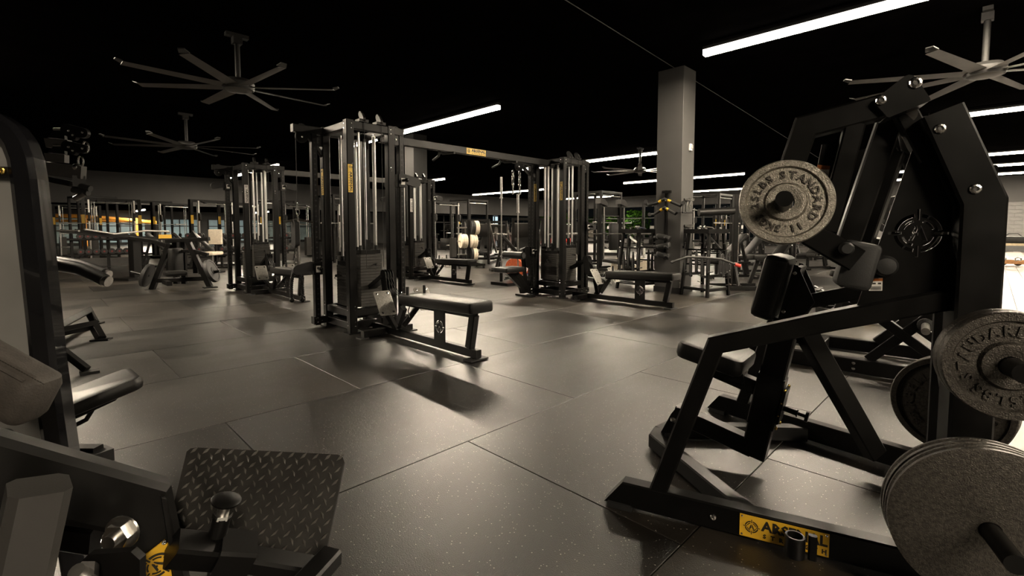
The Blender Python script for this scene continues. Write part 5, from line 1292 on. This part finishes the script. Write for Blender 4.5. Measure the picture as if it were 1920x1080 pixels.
# standing calf machine beyond the stand
p = W(1385, 541); t = thing('calf_machine', 'black standing calf machine with padded roller and chrome strip post', 'gym machine', p, radians(-45))
for y in (-.28, .28): MB().rpath([(-.45, y, .04), (.45, y, .04)], .08, .07, (0, 1, 0)).obj('base_rail', 'powder_black', t)
MB().rpath([(-.1, -.28, .05), (-.1, .28, .05)], .08, .08, (1, 0, 0)).obj('cross_member', 'powder_black', t)
MB().rpath([(-.1, 0, .05), (-.1, 0, 1.82)], .09, .09, (1, 0, 0)).obj('post', 'powder_black', t); MB().rpath([(-.04, -.0, .5), (-.04, 0, 1.2)], .02, .03, (1, 0, 0)).obj('post_strip', 'chrome', t)
for y in (-.2, .2): MB().rpath([(-.1, y, .08), (-.1, 0, .5)], .05, .06, (1, 0, 0)).obj('gusset', 'powder_black', t)
MB().box((-.1, -.048, .45), (.05, .004, .12)).obj('warning_label', 'label_white', t)
MB().rpath([(-.1, 0, 1.55), (-.55, -.05, 1.50)], .06, .06, (0, 1, 0)).obj('roller_arm', 'powder_black', t); MB().cyl((-.85, -.1, 1.47), (-.18, -.1, 1.50), .07, 16).obj('padded_roller', 'vinyl', t)
MB().rpath([(.2, 0, .1), (.35, 0, .55)], .06, .07, (0, 1, 0)).obj('seat_post', 'powder_black', t); MB().rbox((.35, 0, .62), (.3, .3, .09), .04, None, 3, .02).obj('seat_pad', 'vinyl', t)
# ------------------------------------------------------------------ squat machine and bench station beyond the second tower
p = W(1152, 508); t = thing('squat_machine', 'black squat machine with two pale capped uprights beyond the second tower', 'gym machine', p, radians(-10))
for x in (-.40, .40):
    MB().rpath([(x, .2, 0), (x, .2, 1.86)], .09, .10, (1, 0, 0)).obj('upright', 'powder_black', t); MB().rpath([(x+.11, .15, .25), (x+.11, .15, 1.75)], .04, .05, (1, 0, 0)).obj('slide_rail', 'steel', t)
    MB().prism([(x-.06, .1, 1.86), (x+.22, .1, 1.78), (x+.22, .1, 1.86), (x+.10, .1, 1.98), (x-.06, .1, 1.99)], (0, .2, 0)).obj('upright_cap', 'grey_frame', t)
    MB().rpath([(x, -.9, .05), (x, .6, .05)], .09, .09, (1, 0, 0)).obj('base_rail', 'powder_black', t)
MB().box((0, .22, 1.66), (.75, .05, .22)).obj('head_panel', 'powder_black', t); MB().box((0, .2, 1.52), (.75, .06, .03)).obj('head_rail', 'grey_frame', t)
MB().rbox((0, .05, .95), (.32, .10, .75), .04, None, 3, .03).obj('back_pad', 'vinyl', t); MB().rbox((0, -.6, .25), (.8, .5, .04), .03, Matrix.Rotation(radians(25), 3, 'X')).obj('foot_plate', 'grey_frame', t)
MB().rpath([(-.45, .6, .05), (.45, .6, .05)], .09, .09, (0, 1, 0)).obj('cross_member', 'powder_black', t)
p = W(1150, 526); t = thing('bench_press_station', 'low bench press station with pale tube guards in front of the squat machine', 'bench', p, radians(-30))
for x in (-.55, .55):
    MB().rpath([(x, -.3, .05), (x, .6, .05)], .07, .07, (1, 0, 0)).obj('foot', 'powder_black', t); MB().rpath([(x, .4, .05), (x, .30, 1.02)], .07, .08, (1, 0, 0)).obj('upright', 'powder_black', t)
    MB().rpath([(x, .28, .98), (x*1.35, -.02, .72), (x*1.35, -.05, .5)], .05, .05, None, .005).obj('guard', 'steel', t)
    MB().cyl((x, .4, .45), (x*1.5, .4, .45), .024, 10).obj('plate_peg', 'steel', t)
MB().rpath([(-.55, .42, .08), (.55, .42, .08)], .07, .07, (0, 1, 0)).obj('cross_member', 'powder_black', t)
MB().rbox((0, -.3, .44), (.30, 1.15, .08), .03, None, 3, .02).obj('bench_pad', 'vinyl', t); MB().rpath([(0, -.8, .05), (0, -.8, .4)], .06, .06, (1, 0, 0)).obj('bench_leg', 'powder_black', t)
o = dup(bb, p + Matrix.Rotation(radians(-30), 3, 'Z') @ V((0, .28, 1.05)), radians(-30), 'steel barbell racked on the low bench press station')
for k, (px, m, nmn) in enumerate(((1162, 'bumper_speckle', 'speckled'), (1180, 'bumper_pale', 'pale'), (1192, 'bumper_pale', 'pale'))):
    c = W(px, 516+.5*k); weight_plate(m, c + V((.1*k, .02*k, .226)), V((-.75, -.65, 0)), ['speckled bumper disc standing on the floor behind the long bench', 'pale bumper disc standing behind the speckled one', 'last pale bumper disc standing under the accessory stand'][k])
t = thing('disc_rail', 'low floor rail keeping the bumper discs upright behind the long bench', 'plate rack', W(1180, 518), radians(40))
for y in (-.12, .12): MB().rpath([(-.5, y, .025), (.5, y, .025)], .04, .05, (0, 1, 0)).obj('rail', 'powder_black', t)
# ------------------------------------------------------------------ plate loaded machine in front of the dumbbells
d = 9.15; c = WD(340, 543, d); t = thing('incline_press', 'plate loaded incline press with splayed legs and tilted discs before the dumbbells', 'gym machine', (c.x, c.y, 0)); li = Matrix.Translation(-V(t.location))
def E(px, py, dd=d): return li @ WD(px, py, dd)
for (fx, fy, tx, ty) in ((285, 543, 318, 458), (394, 538, 352, 452)):
    MB().rpath([E(fx, fy), E(tx, ty)], .08, .09, f0, .006).obj('splayed_leg', 'powder_black', t); MB().box(E(fx, fy+.5), (.22, .16, .02)).obj('foot', 'rubber', t)
MB().rpath([E(296, 526), E(386, 522)], .08, .08, f0, .006).obj('cross_member', 'powder_black', t); MB().rpath([E(308, 528, d), E(318, 532, d-.4)], .08, .08, None, .006).obj('front_foot', 'powder_black', t)
for px in (329, 344): MB().rpath([E(px, 452, d+.1), E(px+2, 532, d+.1)], .07, .09, f0, .006).obj('seat_frame', 'powder_black', t)
for px in (316, 366): MB().rpath([E(px, 470, d+.3), E(px+2, 512, d+.3)], .07, .09, f0, .006).obj('rear_frame', 'powder_black', t)
MB().rpath([E(312, 452), E(392, 448)], .07, .07, f0, .006).obj('top_beam', 'powder_black', t); MB().rpath([E(306, 472), E(362, 470)], .07, .06, f0, .006).obj('middle_beam', 'powder_black', t)
MB().rbox(E(330, 490, d-.1), (.30, .12, .5), .04, Matrix.Rotation(pi/4, 3, 'Z'), 3, .03).obj('back_pad', 'vinyl', t); MB().rbox(E(328, 512, d-.3), (.34, .34, .09), .04, None, 3, .03).obj('seat_pad', 'vinyl', t)
MB().rpath([E(318, 462), E(285, 452), E(243, 446)], .06, .07, f0, .006).obj('press_arm', 'powder_black', t); MB().rpath([E(352, 452), E(362, 438), E(372, 452)], .06, .07, f0, .006).obj('press_arm', 'powder_black', t)
MB().rpath([E(360, 470), E(390, 478)], .06, .07, f0, .006).obj('handle_arm', 'powder_black', t)
for (a, b) in (((279, 518), (246, 510)), ((392, 512), (412, 508))): MB().cyl(E(*a), E(*b), .028, 12).obj('weight_sleeve', 'powder_black', t)
for (px, py, sg, lab) in ((279, 517, -1, 'dark disc tilted on the splayed leg of the incline press, beside the dumbbell racks'), (394, 509, 1, 'dark disc tilted on the splayed leg of the incline press, beside the cable tower')):
    weight_plate('rubber', WD(px, py, d-.02), (CR*sg*.93 - f0*.25 + Z*.30) if sg < 0 else (CR*.85 + f0*.15 + Z*.32), lab)
# loose pivot press further back
p = W(255, 524); t = thing('viking_press', 'tall black post with long lever arms between incline press and dumbbells', 'gym machine', p, radians(30))
MB().rpath([(0, 0, 0), (0, 0, .98)], .18, .16, (1, 0, 0)).obj('post', 'powder_black', t); MB().box((0, 0, .03), (.7, .5, .06)).obj('base', 'powder_black', t)
for y in (-.2, .2): MB().rpath([(.9, y, .92), (0, y, .96), (-1.3, y, 1.12)], .05, .07, (0, 1, 0), .005).obj('lever_arm', 'powder_black', t)
MB().cyl((-1.3, -.3, 1.12), (-1.3, .3, 1.12), .02, 10).obj('hand_grip', 'steel', t); MB().box((.55, -.24, .98), (.32, .01, .09)).obj('nameplate', 'yellow', t)
MB().rtube([(-1.2, -.3, 1.15), (-.6, -.25, 1.05), (.1, -.25, 1.12), (.6, -.3, 1.1)], .02, 8).obj('chrome_handle', 'steel', t)
# ------------------------------------------------------------------ workbench on the pale floor
p = W(1905, 499); t = thing('work_table', 'wooden trestle table with pale top and orange legs by the block wall', 'table', p, 0)
MB().box((.0, 0, .68), (.8, 2.2, .07)).obj('table_top', 'wood_pale', t)
for y in (-.75, .75):
    MB().bar((-.32, y, .64), (-.34, y+.22, 0), .09, .05).obj('leg', 'wood', t); MB().bar((.32, y, .64), (.34, y-.12, 0), .09, .05).obj('leg', 'wood', t)
MB().bar((-.33, -.8, .13), (-.33, .9, .13), .04, .10).obj('stretcher', 'wood', t); MB().bar((.33, -.8, .13), (.33, .8, .13), .04, .10).obj('stretcher', 'wood', t)
tag(MB().rbox(p+V((0, .85, .745)), (.5, .6, .06), .03, None, 3, .015).obj('turf_roll', 'green'), 'folded green turf piece on the trestle table', 'turf')
t = thing('equipment_bag', 'black equipment bag on the trestle table', 'bag', p+V((0, .1, .716))); MB().rbox((0, 0, .11), (.32, .75, .22), .09, None, 4, .05).obj('body', 'rubber', t); MB().rtube([(0, -.2, .2), (0, -.1, .3), (0, .1, .3), (0, .2, .2)], .014, 6).obj('handle', 'rubber', t)
for k in range(5):
    c = p + V((.1, -.7+.33*k, .07)); t = thing('kettlebell', 'kettlebell on the floor under the trestle table', 'kettlebell', c+V((0, 0, -.07)), 0, 'kettlebells under the table')
    MB().sphere((0, 0, .10), .10, 14, 10, (1, 1, .95)).obj('bell', 'iron_plain', t); MB().rtube([(0, -.06, .17), (0, -.065, .24), (0, 0, .27), (0, .065, .24), (0, .06, .17)], .017, 8).obj('handle', 'steel', t)
# ------------------------------------------------------------------ planting beyond the glass, lit doorway
def shrub_mesh(R, H, n):
    mb = MB()
    for k in range(n):
        a = random.uniform(0, 2*pi); u = random.random()**.5; z = random.uniform(.15, 1); rr = R*u*(1-.5*abs(z-.6)); p = V((rr*cos(a), rr*sin(a), z*H))
        d1 = V((random.gauss(0, 1), random.gauss(0, 1), random.gauss(.2, .6))).normalized(); d2 = d1.cross(V((random.gauss(0, 1), random.gauss(0, 1), random.gauss(0, 1)))).normalized(); s_ = random.uniform(.10, .2)
        mb.add([p-d1*s_, p+d2*s_*.4, p+d1*s_, p-d2*s_*.4], [(0, 1, 2, 3)])
    return mb.mesh('foliage', 'leaf')
sm_ = [shrub_mesh(1.3, 2.9, 900), shrub_mesh(1.0, 2.4, 700)]
for i, (x, y) in enumerate(((40, 32.4), (40.2, 29.4), (40.2, 35.6), (40.3, 26.4), (39.9, 23.4), (40, 20.4))):
    t = thing('shrub', 'leafy green shrub lit in the planting beyond the dark glazing', 'shrub', (x, y, 0), i*1.3, 'shrubs beyond the glazing'); place(sm_[i % 2], 'foliage', t)['kind'] = 'stuff'; MB().cyl((0, 0, 0), (0, 0, 1.2), .05, 8).obj('stem', 'wood', t)
tag(MB().box((40, 28, -.06), (6, 40, .1)).obj('floor_outside', 'wall_dark'), kind='structure'); 
for i, (x, y) in enumerate(((38.3, 32.2), (38.3, 25.2))):
    t = thing('shrub_fill_lamp', 'unseen lamp added to light the shrubs beyond the glazing', 'lamp', (x, y, 0), 0, 'added shrub lamps'); MB().cyl((0, 0, 0), (0, 0, .18), .07, 12).obj('housing', 'powder_black', t)  # lamp with no visible source, added to brighten the shrubs
    l = bpy.data.lights.new('bulb', 'SPOT'); l.energy = 420; l.color = (1, .95, .75); l.spot_size = radians(140); l.shadow_soft_size = .05; lo = bpy.data.objects.new('bulb', l); COL.objects.link(lo); lo.parent = t; lo.location = (0, 0, .22); lo.rotation_euler = (0, radians(150), 0) if x > 35 else (radians(-150), 0, 0)
t = thing('lit_doorway', 'bright white lit doorway seen through the rear glazing', 'doorway', (31.6, 33.9, 0)); MB().box((0, 0, 1.35), (.75, .08, 2.5)).obj('door_frame', 'trim_black', t); MB().box((0, -.05, 1.0), (.6, .02, 1.5)).obj('lower_pane', 'bright_pane', t); MB().box((0, -.05, 2.2), (.6, .02, .5)).obj('upper_pane', 'bright_pane', t)

# ------------------------------------------------------------------ fuller rear rows
for (px, py, rz, wh) in ((938, 483, 2.2, 'before the lit doorway'), (1050, 487, 2.3, 'behind the second cable tower')):
    put(lp, U, px, py, rz, 'plate loaded leg press with angled rails ' + wh)
for (px, py, rz, wh) in ((835, 487, .1, 'beside the wheeled plate tree'), (1290, 476, .2, 'beyond the hook strips'), (1350, 472, .1, 'beyond the calf machine'), (1425, 470, .1, 'beyond the hammertone plate'), (1485, 474, .1, 'beyond the chest pad'), (1590, 478, .1, 'beyond the swing arm'), (150, 480, .1, 'beside the yellow arches')):
    put(tp, U, px, py, rz, 'double column cable trainer with yellow side labels ' + wh, FT)
for (px, py, rz, wh) in ((958, 508, 1.0, 'behind the pulldown seat'), (302, 503, 1.2, 'behind the tall lever post'), (350, 500, 1.5, 'behind the incline press frame'), (1370, 522, -2.3, 'behind the red tipped bar')):
    put(ib, U, px, py, rz, 'black incline bench with raised back pad ' + wh, IB)
dumbbell_rack(W(1425, 477), W(1560, 476), 9, 'long two tier dumbbell rack behind the chest pad', 'long rack behind the chest pad')
p = W(398, 512); t = thing('preacher_seat', 'pale cushioned seat on a single post beside the incline press', 'bench', p, .8)
MB().rbox((0, 0, .52), (.50, .36, .09), .04, None, 4, .03).obj('seat_pad', 'bumper_pale', t); MB().rpath([(0, 0, .03), (0, 0, .48)], .07, .07, (1, 0, 0)).obj('post', 'steel', t); MB().box((0, 0, .02), (.5, .4, .04)).obj('base', 'powder_black', t)
MB().rpath([(.2, 0, .3), (.2, 0, .95)], .05, .05, (1, 0, 0)).obj('back_post', 'powder_black', t); MB().rbox((.2, 0, .95), (.10, .34, .40), .03, None, 3, .02).obj('back_pad', 'bumper_pale', t)
